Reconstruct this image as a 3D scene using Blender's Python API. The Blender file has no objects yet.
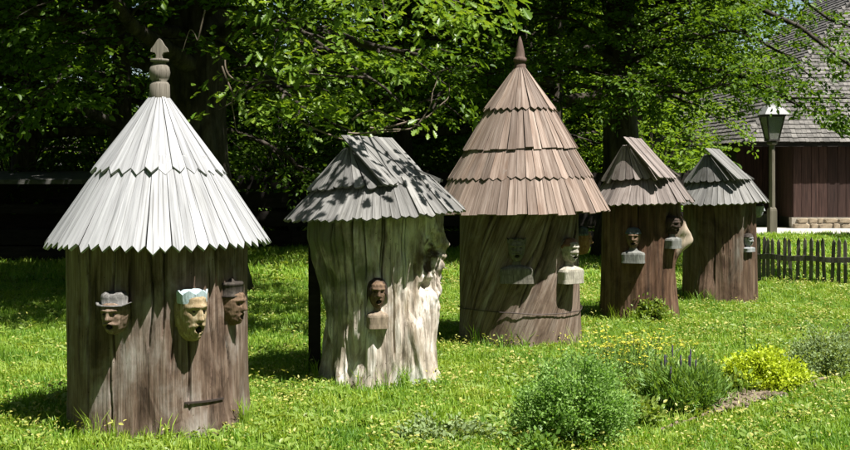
import bpy, math, random
import numpy as np
from mathutils import Vector, Matrix, noise

R = math.radians
rng = np.random.default_rng(7)
random.seed(7)
scene = bpy.context.scene
C = scene.collection

# ------------------------------------------------------------------ camera
F, HOR, EYE = 1180.0, 165.0, 1.6         # focal length and horizon in photo pixels (850 x 450)
cam_d = bpy.data.cameras.new('camera')
cam = bpy.data.objects.new('camera', cam_d)
C.objects.link(cam)
cam.location = (0, 0, EYE)
cam.rotation_euler = (R(90), 0, 0)
cam_d.sensor_width = 36.0
cam_d.lens = F / 850 * 36.0
cam_d.shift_y = -(225 - HOR) / 850
cam_d.clip_end = 2000
scene.camera = cam

# ------------------------------------------------------------------ sky and sun
SUN_EL, SUN_AZ = 63, 50                  # azimuth: to the right of straight-behind-the-camera
sd = Vector((math.sin(R(SUN_AZ)) * math.cos(R(SUN_EL)), -math.cos(R(SUN_AZ)) * math.cos(R(SUN_EL)), math.sin(R(SUN_EL))))
world = bpy.data.worlds.new('World')
scene.world = world
world.use_nodes = True
wn = world.node_tree.nodes
sky = wn.new('ShaderNodeTexSky')
sky.sky_type = 'NISHITA'
sky.sun_disc = False
sky.sun_elevation = R(SUN_EL)
sky.sun_rotation = math.atan2(sd.x, sd.y)
wn['Background'].inputs[1].default_value = 0.05
world.node_tree.links.new(sky.outputs[0], wn['Background'].inputs[0])
sun_d = bpy.data.lights.new('sun', 'SUN')
sun_d.energy = 5.0
sun_d.angle = R(0.53)
sun_d.color = (1.0, 0.97, 0.92)
sun = bpy.data.objects.new('sun', sun_d)
C.objects.link(sun)
sun.location = (8, -8, 20)
sun.rotation_euler = sd.to_track_quat('Z', 'Y').to_euler()
vs = scene.view_settings
vs.view_transform = 'Standard'
vs.look = 'None'
vs.exposure = 1.25
vs.gamma = 1.0
vs.use_curve_mapping = False
scene.render.engine = 'CYCLES'
scene.cycles.use_denoising = True
scene.cycles.max_bounces = 6
scene.cycles.diffuse_bounces = 3
scene.cycles.transmission_bounces = 3
scene.cycles.glossy_bounces = 2
scene.cycles.transparent_max_bounces = 4


def P(px, py, d):
    """point at depth d (metres) that the photo shows at (px, py)"""
    return Vector(((px - 425) / F * d, d, EYE + (HOR - py) / F * d))


# ------------------------------------------------------------------ materials
def new_mat(name):
    m = bpy.data.materials.new(name)
    m.use_nodes = True
    nt = m.node_tree
    return m, nt, nt.nodes, nt.links, nt.nodes['Principled BSDF']


def ramp(nodes, stops):
    r = nodes.new('ShaderNodeValToRGB')
    e = r.color_ramp.elements
    e[0].position, e[0].color = stops[0][0], (*stops[0][1], 1)
    e[1].position, e[1].color = stops[-1][0], (*stops[-1][1], 1)
    for p, c in stops[1:-1]:
        q = e.new(p)
        q.color = (*c, 1)
    return r


def mixc(nodes, links, fac, a, b, blend='MIX'):
    n = nodes.new('ShaderNodeMix')
    n.data_type = 'RGBA'
    n.blend_type = blend
    for sock, v in ((n.inputs[0], fac), (n.inputs[6], a), (n.inputs[7], b)):
        if hasattr(v, 'is_output'):
            links.new(v, sock)
        elif isinstance(v, (int, float)):
            sock.default_value = v
        else:
            sock.default_value = (*v, 1)
    return n.outputs[2]


def wood_mat(name, cols, scale=(30, 30, 1.6), rnd=0.35, bump=0.35, rough=0.8, island=False, twist=0.0,
             patch=None, patch_scale=3.0, patch_lo=0.5, patch_hi=0.65, dark_lines=True, bdist=0.01):
    """weathered wood: grain stretched along local z, per-piece tone, optional stain patches"""
    m, nt, N, L, B = new_mat(name)
    tc = N.new('ShaderNodeTexCoord')
    oi = N.new('ShaderNodeObjectInfo')
    src = tc.outputs['Object']
    if twist:
        sx = N.new('ShaderNodeSeparateXYZ')
        L.new(src, sx.inputs[0])
        mu = N.new('ShaderNodeMath')
        mu.operation = 'MULTIPLY'
        mu.inputs[1].default_value = twist
        L.new(sx.outputs[2], mu.inputs[0])
        vr = N.new('ShaderNodeVectorRotate')
        vr.rotation_type = 'Z_AXIS'
        L.new(src, vr.inputs['Vector'])
        L.new(mu.outputs[0], vr.inputs['Angle'])
        src = vr.outputs[0]
    off = N.new('ShaderNodeVectorMath')
    off.operation = 'MULTIPLY_ADD'
    off.inputs[1].default_value = (1, 1, 1)
    L.new(src, off.inputs[0])
    cmb = N.new('ShaderNodeCombineXYZ')
    mm = N.new('ShaderNodeMath')
    mm.operation = 'MULTIPLY'
    mm.inputs[1].default_value = 37.0
    L.new(oi.outputs['Random'], mm.inputs[0])
    for k in range(3):
        L.new(mm.outputs[0], cmb.inputs[k])
    L.new(cmb.outputs[0], off.inputs[2])
    mp = N.new('ShaderNodeMapping')
    mp.inputs['Scale'].default_value = scale
    L.new(off.outputs[0], mp.inputs[0])
    n1 = N.new('ShaderNodeTexNoise')
    n1.inputs['Scale'].default_value = 1.0
    n1.inputs['Detail'].default_value = 6
    n1.inputs['Roughness'].default_value = 0.65
    L.new(mp.outputs[0], n1.inputs['Vector'])
    cr = ramp(N, [(0.25 + 0.5 * i / (len(cols) - 1), c) for i, c in enumerate(cols)])
    L.new(n1.outputs[0], cr.inputs[0])
    col = cr.outputs[0]
    if dark_lines:
        mp2 = N.new('ShaderNodeMapping')
        mp2.inputs['Scale'].default_value = (scale[0] * 2.2, scale[1] * 2.2, scale[2] * 0.8)
        L.new(off.outputs[0], mp2.inputs[0])
        n2 = N.new('ShaderNodeTexNoise')
        n2.inputs['Scale'].default_value = 1.0
        n2.inputs['Detail'].default_value = 3
        L.new(mp2.outputs[0], n2.inputs['Vector'])
        r2 = ramp(N, [(0.34, (0.25, 0.23, 0.20)), (0.44, (1, 1, 1))])
        L.new(n2.outputs[0], r2.inputs[0])
        col = mixc(N, L, 0.55, col, r2.outputs[0], 'MULTIPLY')
    n3 = N.new('ShaderNodeTexNoise')
    n3.inputs['Scale'].default_value = patch_scale
    n3.inputs['Detail'].default_value = 5
    n3.inputs['Roughness'].default_value = 0.6
    mp3 = N.new('ShaderNodeMapping')
    mp3.inputs['Scale'].default_value = (1.6, 1.6, 0.45) if max(scale[:2]) > 9.5 and scale[2] < 2 else (1, 1, 1)
    L.new(off.outputs[0], mp3.inputs[0])
    L.new(mp3.outputs[0], n3.inputs['Vector'])
    if patch:
        r3 = ramp(N, [(patch_lo, (0, 0, 0)), (patch_hi, (1, 1, 1))])
        L.new(n3.outputs[0], r3.inputs[0])
        col = mixc(N, L, r3.outputs[0], col, patch)
    if bdist > 0.015:                       # solid logs: broad brown and grey streaks, worm holes
        mp4 = N.new('ShaderNodeMapping')
        mp4.inputs['Scale'].default_value = (5.0, 5.0, 2.0)
        L.new(off.outputs[0], mp4.inputs[0])
        n4 = N.new('ShaderNodeTexNoise')
        n4.inputs['Detail'].default_value = 6
        n4.inputs['Scale'].default_value = 1.0
        n4.inputs['Distortion'].default_value = 1.2
        n4.inputs['Roughness'].default_value = 0.65
        L.new(mp4.outputs[0], n4.inputs['Vector'])
        r4 = ramp(N, [(.34, (.36, .30, .25)), (.48, (.9, .82, .76)), (.64, (1.3, 1.32, 1.34))])
        L.new(n4.outputs[0], r4.inputs[0])
        col = mixc(N, L, 1.0, col, r4.outputs[0], 'MULTIPLY')
        vo = N.new('ShaderNodeTexVoronoi')
        vo.inputs['Scale'].default_value = 21
        L.new(off.outputs[0], vo.inputs['Vector'])
        r5 = ramp(N, [(.05, (.2, .17, .14)), (.085, (1, 1, 1))])
        L.new(vo.outputs['Distance'], r5.inputs[0])
        col = mixc(N, L, 1.0, col, r5.outputs[0], 'MULTIPLY')
    # tone per piece
    mr = N.new('ShaderNodeMapRange')
    mr.inputs[3].default_value = 1 - rnd
    mr.inputs[4].default_value = 1 + rnd * 0.35
    if island:
        ge = N.new('ShaderNodeNewGeometry')
        L.new(ge.outputs['Random Per Island'], mr.inputs[0])
    else:
        L.new(oi.outputs['Random'], mr.inputs[0])
    hs = N.new('ShaderNodeHueSaturation')
    L.new(mr.outputs[0], hs.inputs['Value'])
    L.new(col, hs.inputs['Color'])
    L.new(hs.outputs[0], B.inputs['Base Color'])
    B.inputs['Roughness'].default_value = rough
    B.inputs['Specular IOR Level'].default_value = 0.25
    bp = N.new('ShaderNodeBump')
    bp.inputs['Strength'].default_value = bump
    bp.inputs['Distance'].default_value = bdist
    L.new(n1.outputs[0], bp.inputs['Height'])
    L.new(bp.outputs[0], B.inputs['Normal'])
    return m


def leaf_mat(name, c1, c2, trans=0.35, tcol=None, rough=0.45, spec=0.35, patchy=False):
    m, nt, N, L, B = new_mat(name)
    ge = N.new('ShaderNodeNewGeometry')
    cr = ramp(N, [(0.0, c1), (1.0, c2)])
    L.new(ge.outputs['Random Per Island'], cr.inputs[0])
    col = cr.outputs[0]
    if patchy:                              # drifts of darker and yellower grass across the lawn
        oi = N.new('ShaderNodeObjectInfo')
        n = N.new('ShaderNodeTexNoise')
        n.inputs['Scale'].default_value = 1.7
        n.inputs['Detail'].default_value = 4
        L.new(oi.outputs['Location'], n.inputs['Vector'])
        r = ramp(N, [(.34, (.50, .68, .55)), (.5, (.95, 1, .9)), (.66, (1.25, 1.1, 1.1))])
        L.new(n.outputs[0], r.inputs[0])
        col = mixc(N, L, 1.0, col, r.outputs[0], 'MULTIPLY')
    L.new(col, B.inputs['Base Color'])
    B.inputs['Roughness'].default_value = rough
    B.inputs['Specular IOR Level'].default_value = spec
    t = N.new('ShaderNodeBsdfTranslucent')
    if tcol is None:
        tcol = (1.7, 1.6, 0.6)
    L.new(mixc(N, L, 1.0, col, tcol, 'MULTIPLY'), t.inputs[0])
    mx = N.new('ShaderNodeMixShader')
    mx.inputs[0].default_value = trans
    L.new(B.outputs[0], mx.inputs[1])
    L.new(t.outputs[0], mx.inputs[2])
    L.new(mx.outputs[0], N['Material Output'].inputs[0])
    return m


def plain_mat(name, col, rough=0.7, metal=0.0, var=0.25, nscale=25, bump=0.2, spec=0.3):
    m, nt, N, L, B = new_mat(name)
    tc = N.new('ShaderNodeTexCoord')
    n = N.new('ShaderNodeTexNoise')
    n.inputs['Scale'].default_value = nscale
    n.inputs['Detail'].default_value = 5
    L.new(tc.outputs['Object'], n.inputs['Vector'])
    lo = tuple(c * (1 - var) for c in col)
    hi = tuple(min(1, c * (1 + var)) for c in col)
    cr = ramp(N, [(0.3, lo), (0.7, hi)])
    L.new(n.outputs[0], cr.inputs[0])
    L.new(cr.outputs[0], B.inputs['Base Color'])
    B.inputs['Roughness'].default_value = rough
    B.inputs['Metallic'].default_value = metal
    B.inputs['Specular IOR Level'].default_value = spec
    if bump:
        bp = N.new('ShaderNodeBump')
        bp.inputs['Strength'].default_value = bump
        bp.inputs['Distance'].default_value = 0.01
        L.new(n.outputs[0], bp.inputs['Height'])
        L.new(bp.outputs[0], B.inputs['Normal'])
    return m


M = {}
M['board_silver'] = wood_mat('silvered_board', [(0.17, 0.172, 0.175), (0.33, 0.33, 0.335), (0.44, 0.44, 0.445)], (38, 38, 1.6), rnd=0.18, bump=0.25, patch=(0.24, 0.24, 0.235), patch_scale=4, patch_lo=.55, patch_hi=.75)
M['board_grey'] = wood_mat('grey_board', [(0.08, 0.077, 0.071), (0.18, 0.174, 0.163), (0.275, 0.267, 0.25)], (50, 50, 2.0), rnd=0.42, bump=0.5, patch=(0.12, 0.115, 0.10), patch_scale=5, patch_lo=.55, patch_hi=.75)
M['board_rose'] = wood_mat('tan_brown_board', [(0.115, 0.08, 0.06), (0.24, 0.178, 0.142), (0.40, 0.325, 0.275)], (45, 45, 1.8), rnd=0.48, bump=0.4, patch=(0.16, 0.105, 0.075), patch_scale=5, patch_lo=.52, patch_hi=.72)
M['board_mauve'] = wood_mat('mauve_grey_board', [(0.09, 0.072, 0.062), (0.21, 0.174, 0.155), (0.34, 0.30, 0.275)], (45, 45, 2.0), rnd=0.42, bump=0.4, patch=(0.13, 0.10, 0.08), patch_scale=5, patch_lo=.55, patch_hi=.75)
M['log1'] = wood_mat('weathered_brown_log', [(0.04, 0.028, 0.021), (0.138, 0.099, 0.074), (0.26, 0.21, 0.172)], (48, 48, 2.0), rnd=0.0, bump=0.7, patch=(0.27, 0.245, 0.22), patch_scale=2.6, patch_lo=0.50, patch_hi=0.72, bdist=0.02)
M['log3'] = wood_mat('twisted_grey_brown_log', [(0.055, 0.04, 0.03), (0.165, 0.125, 0.098), (0.29, 0.24, 0.20)], (36, 36, 1.8), rnd=0.0, bump=0.6, twist=-0.75, patch=(0.34, 0.31, 0.28), patch_scale=2.2, patch_lo=0.55, patch_hi=0.75, bdist=0.02)
M['log4'] = wood_mat('reddish_brown_log', [(0.0306, 0.017, 0.01088), (0.102, 0.0578, 0.03536), (0.17, 0.1088, 0.068)], (18, 18, 1.2), rnd=0.0, bump=0.6, patch=(0.068, 0.0476, 0.034), patch_scale=3, patch_lo=0.5, patch_hi=0.7, bdist=0.02)
M['log5'] = wood_mat('dark_brown_log', [(0.0306, 0.0204, 0.0136), (0.0952, 0.0612, 0.0408), (0.1632, 0.1156, 0.0782)], (20, 20, 1.2), rnd=0.0, bump=0.6, patch=(0.136, 0.1224, 0.102), patch_scale=2.5, patch_lo=0.55, patch_hi=0.7, bdist=0.02)
M['under'] = plain_mat('dark_roof_underside', (0.035, 0.028, 0.022))
M['finial'] = wood_mat('grey_finial_wood', [(0.09, 0.075, 0.06), (0.17, 0.15, 0.12), (0.25, 0.22, 0.18)], (40, 40, 3), rnd=0.0)
M['finial_dark'] = wood_mat('dark_finial_wood', [(0.05, 0.03, 0.025), (0.10, 0.065, 0.05), (0.16, 0.11, 0.09)], (40, 40, 3), rnd=0.0)
M['iron'] = plain_mat('rusty_iron', (0.06, 0.045, 0.04), 0.6, 0.4)
M['hole'] = plain_mat('mouth_shade_eye_paint', (0.012, 0.009, 0.007), 0.95, bump=0)  # near-black: shade painted into the open mouths, also painted eyes
M['bark'] = wood_mat('oak_bark', [(0.012, 0.010, 0.008), (0.045, 0.038, 0.03), (0.09, 0.078, 0.062)], (9, 9, 1.6), rnd=0.0, bump=1.0, rough=0.9, bdist=0.04)
M['twig'] = plain_mat('bare_twig', (0.15, 0.115, 0.085))
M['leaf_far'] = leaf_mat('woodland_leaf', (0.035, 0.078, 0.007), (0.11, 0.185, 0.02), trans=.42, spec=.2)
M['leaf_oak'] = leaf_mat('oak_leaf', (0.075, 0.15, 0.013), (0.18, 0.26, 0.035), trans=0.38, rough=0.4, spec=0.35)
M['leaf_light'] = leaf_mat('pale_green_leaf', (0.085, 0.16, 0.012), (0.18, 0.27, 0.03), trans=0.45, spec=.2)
M['grass'] = leaf_mat('grass_blade', (0.108, 0.222, 0.015), (0.265, 0.37, 0.05), trans=0.35, tcol=(1.5, 1.5, 0.5), rough=0.5, patchy=True)
M['weed'] = leaf_mat('weed_leaf', (0.12, 0.20, 0.026), (0.25, 0.31, 0.07), trans=0.3)
M['dry'] = leaf_mat('yellowed_leaf', (0.25, 0.30, 0.045), (0.40, 0.36, 0.11), trans=0.25, tcol=(1.2, 1.1, 0.6))
M['rue'] = leaf_mat('rue_leaf', (0.14, 0.25, 0.055), (0.29, 0.42, 0.13), trans=0.4, tcol=(1.2, 1.4, 0.6), spec=.12)
M['sage'] = leaf_mat('grey_green_leaf', (0.16, 0.225, 0.085), (0.27, 0.34, 0.16), trans=0.3, spec=.12)
M['herb'] = leaf_mat('herb_leaf', (0.095, 0.19, 0.03), (0.19, 0.29, 0.06), trans=0.3)
M['lime'] = leaf_mat('lime_leaf', (0.33, 0.42, 0.018), (0.50, 0.58, 0.045), trans=0.3, tcol=(1.2, 1.2, 0.5))
M['yflower'] = leaf_mat('yellow_petal', (0.34, 0.33, 0.03), (0.46, 0.43, 0.05), trans=0.2, tcol=(1, 1, 1))
M['pflower'] = leaf_mat('violet_petal', (0.0544, 0.0408, 0.0884), (0.1088, 0.0816, 0.1496), trans=0.1, tcol=(1, 1, 1))
M['stem'] = plain_mat('green_stem', (0.08, 0.14, 0.03))
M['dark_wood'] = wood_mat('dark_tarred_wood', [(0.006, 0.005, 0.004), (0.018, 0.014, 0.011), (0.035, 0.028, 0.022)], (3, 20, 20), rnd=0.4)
M['shed_roof'] = wood_mat('mossy_grey_shed_board', [(0.07, 0.07, 0.06), (0.14, 0.135, 0.12), (0.2, 0.195, 0.18)], (3, 20, 20), rnd=0.3)
M['barn_plank'] = wood_mat('dark_red_brown_plank', [(0.022, 0.012, 0.009), (0.05, 0.026, 0.020), (0.085, 0.048, 0.037)], (25, 25, 1.5), rnd=0.4, bump=0.3)
M['shingle'] = wood_mat('grey_wood_shingle', [(0.068, 0.0612, 0.0544), (0.136, 0.1258, 0.1122), (0.204, 0.1904, 0.1734)], (8, 8, 8), rnd=0.5, island=True, dark_lines=False)
M['stone'] = plain_mat('sandstone', (0.2448, 0.1972, 0.136), 0.9, nscale=9, var=0.35, bump=0.6)
M['fieldstone'] = plain_mat('grey_fieldstone', (0.28, 0.24, 0.20), 0.9, nscale=12, var=0.35, bump=0.6)
M['mortar'] = plain_mat('lime_mortar', (0.30, 0.27, 0.22), 0.95)
M['pave'] = plain_mat('pale_gravel', (0.40, 0.37, 0.33), 0.95, nscale=40)
M['picket'] = wood_mat('grey_brown_picket', [(0.05, 0.042, 0.034), (0.125, 0.11, 0.09), (0.21, 0.19, 0.16)], (40, 40, 3), rnd=0.3)
M['post'] = wood_mat('grey_lamp_post_wood', [(0.068, 0.0578, 0.0408), (0.1292, 0.1122, 0.0816), (0.1836, 0.1632, 0.1224)], (30, 30, 2), rnd=0.0)
M['zinc'] = plain_mat('zinc_sheet', (0.20, 0.20, 0.20), 0.6, 0.1, var=0.1)
M['black_iron'] = plain_mat('dark_lantern_iron', (0.05, 0.045, 0.04), 0.5, 0.5)
m, nt, N_, L_, B_ = new_mat('lantern_glass')
B_.inputs['Base Color'].default_value = (0.75, 0.75, 0.68, 1)
B_.inputs['Roughness'].default_value = 0.15
B_.inputs['Transmission Weight'].default_value = 0.8
M['glass'] = m


def ground_mat():
    m, nt, N, L, B = new_mat('lawn_soil')
    tc = N.new('ShaderNodeTexCoord')
    n = N.new('ShaderNodeTexNoise')
    n.inputs['Scale'].default_value = 7
    n.inputs['Detail'].default_value = 8
    n.inputs['Roughness'].default_value = 0.7
    L.new(tc.outputs['Object'], n.inputs['Vector'])
    cr = ramp(N, [(0.3, (0.05, 0.105, 0.01)), (0.5, (0.085, 0.15, 0.016)), (0.72, (0.14, 0.19, 0.04))])
    L.new(n.outputs[0], cr.inputs[0])
    n2 = N.new('ShaderNodeTexNoise')
    n2.inputs['Scale'].default_value = 60
    n2.inputs['Detail'].default_value = 4
    L.new(tc.outputs['Object'], n2.inputs['Vector'])
    r2 = ramp(N, [(0.35, (0.45, 0.45, 0.45)), (0.65, (1.2, 1.2, 1.2))])
    L.new(n2.outputs[0], r2.inputs[0])
    L.new(mixc(N, L, 1.0, cr.outputs[0], r2.outputs[0], 'MULTIPLY'), B.inputs['Base Color'])
    B.inputs['Roughness'].default_value = 0.9
    B.inputs['Specular IOR Level'].default_value = 0.1
    bp = N.new('ShaderNodeBump')
    bp.inputs['Strength'].default_value = 0.8
    bp.inputs['Distance'].default_value = 0.03
    L.new(n2.outputs[0], bp.inputs['Height'])
    L.new(bp.outputs[0], B.inputs['Normal'])
    return m


M['ground'] = ground_mat()
M['soil'] = plain_mat('bare_soil', (0.1496, 0.1156, 0.0782), 0.95, nscale=30, var=0.4, bump=0.8)


# ------------------------------------------------------------------ mesh helpers
class MB:
    def __init__(s):
        s.v, s.f = [], []

    def add(s, v, f):
        o = len(s.v)
        s.v += [tuple(p) for p in v]
        s.f += [tuple(i + o for i in q) for q in f]

    def box(s, lo, hi, mat=None):
        (a, b, c), (d, e, g) = lo, hi
        v = [(a, b, c), (d, b, c), (d, e, c), (a, e, c), (a, b, g), (d, b, g), (d, e, g), (a, e, g)]
        if mat is not None:
            v = [mat @ Vector(p) for p in v]
        s.add(v, [(0, 3, 2, 1), (4, 5, 6, 7), (0, 1, 5, 4), (1, 2, 6, 5), (2, 3, 7, 6), (3, 0, 4, 7)])

    def tube(s, pts, rad, n=8, cap=True):
        pts = [Vector(p) for p in pts]
        o = len(s.v)
        up = Vector((0.13, 0.31, 0.94))
        for i, p in enumerate(pts):
            t = (pts[min(i + 1, len(pts) - 1)] - pts[max(i - 1, 0)])
            if t.length < 1e-9:
                t = Vector((0, 0, 1))
            t.normalize()
            u = t.cross(up)
            if u.length < 0.05:
                u = t.cross(Vector((1, 0, 0)))
            u.normalize()
            w = t.cross(u)
            for k in range(n):
                a = 2 * math.pi * k / n
                s.v.append(tuple(p + (u * math.cos(a) + w * math.sin(a)) * rad[i]))
        for i in range(len(pts) - 1):
            for k in range(n):
                k2 = (k + 1) % n
                s.f.append((o + i * n + k, o + i * n + k2, o + (i + 1) * n + k2, o + (i + 1) * n + k))
        if cap:
            s.f.append(tuple(o + k for k in range(n))[::-1])
            e = o + (len(pts) - 1) * n
            s.f.append(tuple(e + k for k in range(n)))

    def lathe(s, prof, n=20, sq=None):
        o = len(s.v)
        for r, z in prof:
            for k in range(n):
                a = 2 * math.pi * (k + 0.5) / n
                s.v.append((r * math.cos(a), r * math.sin(a), z))
        for i in range(len(prof) - 1):
            for k in range(n):
                k2 = (k + 1) % n
                s.f.append((o + i * n + k, o + i * n + k2, o + (i + 1) * n + k2, o + (i + 1) * n + k))
        s.f.append(tuple(o + k for k in range(n))[::-1])
        e = o + (len(prof) - 1) * n
        s.f.append(tuple(e + k for k in range(n)))

    def mesh(s, name, m, smooth=False):
        me = bpy.data.meshes.new(name)
        me.from_pydata(s.v, [], s.f)
        me.materials.append(m)
        if smooth:
            me.polygons.foreach_set('use_smooth', [True] * len(me.polygons))
        me.update()
        return me

    def build(s, name, m, parent=None, smooth=False, loc=None):
        return link(name, s.mesh(name, m, smooth), parent, loc)


def link(name, me, parent=None, loc=None):
    o = bpy.data.objects.new(name, me)
    C.objects.link(o)
    if parent is not None:
        o.parent = parent
    if loc is not None:
        o.location = loc
    return o


def fast_mesh(name, v, f, m, smooth=False):
    """v (n,3) array, f (k,c) array of equal-sided faces"""
    me = bpy.data.meshes.new(name)
    me.vertices.add(len(v))
    me.vertices.foreach_set('co', np.ascontiguousarray(v, dtype=np.float32).ravel())
    k, c = f.shape
    me.loops.add(k * c)
    me.loops.foreach_set('vertex_index', np.ascontiguousarray(f, dtype=np.int32).ravel())
    me.polygons.add(k)
    me.polygons.foreach_set('loop_start', np.arange(0, k * c, c, dtype=np.int32))
    me.polygons.foreach_set('loop_total', np.full(k, c, dtype=np.int32))
    if smooth:
        me.polygons.foreach_set('use_smooth', np.ones(k, dtype=bool))
    me.materials.append(m)
    me.update(calc_edges=True)
    me.validate()
    return me


def thing(name, label, cat, loc=(0, 0, 0), group=None):
    o = bpy.data.objects.new(name, None)
    o.empty_display_size = 0.2
    C.objects.link(o)
    o.location = loc
    return tag(o, label, cat, group)


def tag(o, label, cat, group=None):
    o['label'], o['category'] = label, cat
    if group:
        o['group'] = group
    return o


def kind(o, k):
    o['kind'] = k
    return o


def nz(x, y, z):
    return noise.noise(Vector((x, y, z)))


# leaf prototypes: (verts, faces) with y along the leaf, x across, z up
LEAF = (np.array([(0, 0, 0), (-.27, .33, .07), (-.2, .74, .05), (0, 1, -.08), (.2, .74, .05), (.27, .33, .07)]),
        np.array([(0, 3, 2, 1), (0, 5, 4, 3)]))
_l = [(.03, .10), (.16, .22), (.09, .31), (.27, .43), (.15, .53), (.31, .67), (.19, .76), (.17, .90)]
OAK = (np.array([(0, 0, 0), (0, 1, -.10)] + [(-x, y, .35 * x - .10 * y * y) for x, y in _l] + [(x, y, .35 * x - .10 * y * y) for x, y in _l]),
       np.array([(0, 1, 9, 8, 7, 6, 5, 4, 3, 2), (0, 10, 11, 12, 13, 14, 15, 16, 17, 1)]))
SLIM = (np.array([(0, 0, 0), (-.09, .5, .02), (0, 1, -.03), (.09, .5, .02)]), np.array([(0, 3, 2, 1)]))
OVAL = (np.array([(0, 0, 0), (-.32, .5, .05), (0, 1, 0), (.32, .5, .05)]), np.array([(0, 3, 2, 1)]))


def unit(a):
    return a / np.maximum(np.linalg.norm(a, axis=1, keepdims=True), 1e-9)


def scatter_leaves(pos, fwd, nor, size, proto):
    """leaf mesh arrays from per-leaf position, direction, normal and size"""
    pv, pf = proto
    f = unit(fwd)
    s = unit(np.cross(f, nor))
    n = np.cross(s, f)
    v = pos[:, None, :] + size[:, None, None] * (pv[None, :, 0, None] * s[:, None, :] + pv[None, :, 1, None] * f[:, None, :] + pv[None, :, 2, None] * n[:, None, :])
    k = len(pos)
    faces = (pf[None] + (np.arange(k) * len(pv))[:, None, None]).reshape(-1, pf.shape[1])
    return v.reshape(-1, 3), faces


def sprays(centers, dirs, nleaf, length, lsize, proto, flat=0.55, rg=rng):
    """leafy twigs: each twig carries nleaf leaves to both sides, roughly level"""
    k = len(centers)
    c = np.repeat(centers, nleaf, 0)
    d = unit(np.repeat(dirs, nleaf, 0))
    t = np.tile(np.linspace(0.05, 1, nleaf), k)[:, None]
    side = unit(np.cross(d, np.array([0, 0, 1.0])))
    sg = np.tile(np.where(np.arange(nleaf) % 2 == 0, 1.0, -1.0), k)[:, None]
    pos = c + d * t * length + side * sg * length * 0.10 * rg.random((len(c), 1)) + rg.normal(0, length * 0.10, c.shape) * np.array([1, 1, 0.7])
    fwd = d * (0.35 + 0.6 * t) + side * sg * (0.95 - 0.55 * t) + rg.normal(0, 0.35, c.shape) + np.array([0, 0, -0.12])
    nor = np.array([0, 0, 1.0]) + rg.normal(0, flat, c.shape)
    size = lsize * rg.uniform(0.6, 1.15, len(c))
    return scatter_leaves(pos, fwd, nor, size, proto)


# ------------------------------------------------------------------ ground, bed, path
def ground_z(x, y):
    return 0.02 * nz(x * 0.7, y * 0.7, 3.1)


gx = np.concatenate([[-900, -300, -100, -40], np.linspace(-14, 18, 120), [45, 100, 300, 900]])
gy = np.concatenate([[-900, -200, -30, 0], np.linspace(4, 34, 110), [45, 80, 200, 500, 1200]])
GX, GY = np.meshgrid(gx, gy, indexing='ij')
gz = np.array([[ground_z(x, y) if -14 <= x <= 18 and 4 <= y <= 26 else 0 for y in gy] for x in gx])
nx, ny = GX.shape
idx = np.arange(nx * ny).reshape(nx, ny)
gf = np.stack([idx[:-1, :-1], idx[1:, :-1], idx[1:, 1:], idx[:-1, 1:]], -1).reshape(-1, 4)
kind(link('lawn_ground', fast_mesh('lawn_ground', np.stack([GX, GY, gz], -1).reshape(-1, 3), gf, M['ground'], True)), 'structure')

b = MB()                                   # bare soil of the herb bed, a wandering strip
bed = [(1.40, 7.02), (1.75, 7.42), (2.05, 7.80), (2.35, 8.15), (2.62, 8.42), (3.0, 8.75), (3.5, 9.1)]
wid = (.0, .0, .06, .09, .02, .0, .0)
fine = []
for i in range(len(bed) - 1):
    for q in range(8):
        t = q / 8
        fine.append((bed[i][0] * (1 - t) + bed[i + 1][0] * t, bed[i][1] * (1 - t) + bed[i + 1][1] * t, wid[i] * (1 - t) + wid[i + 1] * t))
L_pts, R_pts = [], []
for i, (x, y, w) in enumerate(fine):
    L_pts.append((x - .7 * w * 1.6, y + .7 * w * 1.6, 0.022))
    w2 = w * (1 + .5 * nz(i * .7, 3, 1)) + .02 * nz(i * .9, 5, 5)
    R_pts.append((x + .7 * w2, y - .7 * w2, 0.024))
bed_mid = [(x, y, .040 + .012 * nz(x * 9, y * 9, 0)) for x, y, w in fine]
n = len(fine)
b.add(L_pts + bed_mid + R_pts, [(i, i + n, i + n + 1, i + 1) for i in range(n - 1)] + [(i + n, i + 2 * n, i + 2 * n + 1, i + n + 1) for i in range(n - 1)])
kind(b.build('soil_bed', M['soil'], smooth=True), 'structure')
b = MB()
b.box((6.2, 26.9, 0.0), (16, 30.0, 0.03))
kind(b.build('gravel_path', M['pave']), 'structure')


# ------------------------------------------------------------------ hive roofs
def board_mesh(name, L, wb, wt, th, tip, tipd, m):
    """a tapered board lying along -z (top at z=0), outer face +y; tip: 'v', 'flat' or 'round'"""
    h = wb / 2
    if tip == 'v':
        bot = [(-h, -L + tipd), (0, -L), (h, -L + tipd)]
    elif tip == 'round':
        bot = [(-h, -L + tipd), (-h * .75, -L + tipd * .35), (-h * .3, -L), (h * .3, -L), (h * .75, -L + tipd * .35), (h, -L + tipd)]
    else:
        bot = [(-h, -L + tipd * .15), (h, -L)]
    out = [(wt / 2, 0), (-wt / 2, 0)] + bot
    n = len(out)
    b = MB()
    v = [(x, th * (0.5 + 0.5 * (-z / L)), z) for x, z in out] + [(x, 0, z) for x, z in out]
    b.add(v, [tuple(range(n)), tuple(range(n, 2 * n))[::-1]] + [(i, i + n, (i + 1) % n + n, (i + 1) % n) for i in range(n)])
    return b.mesh(name, m)


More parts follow.
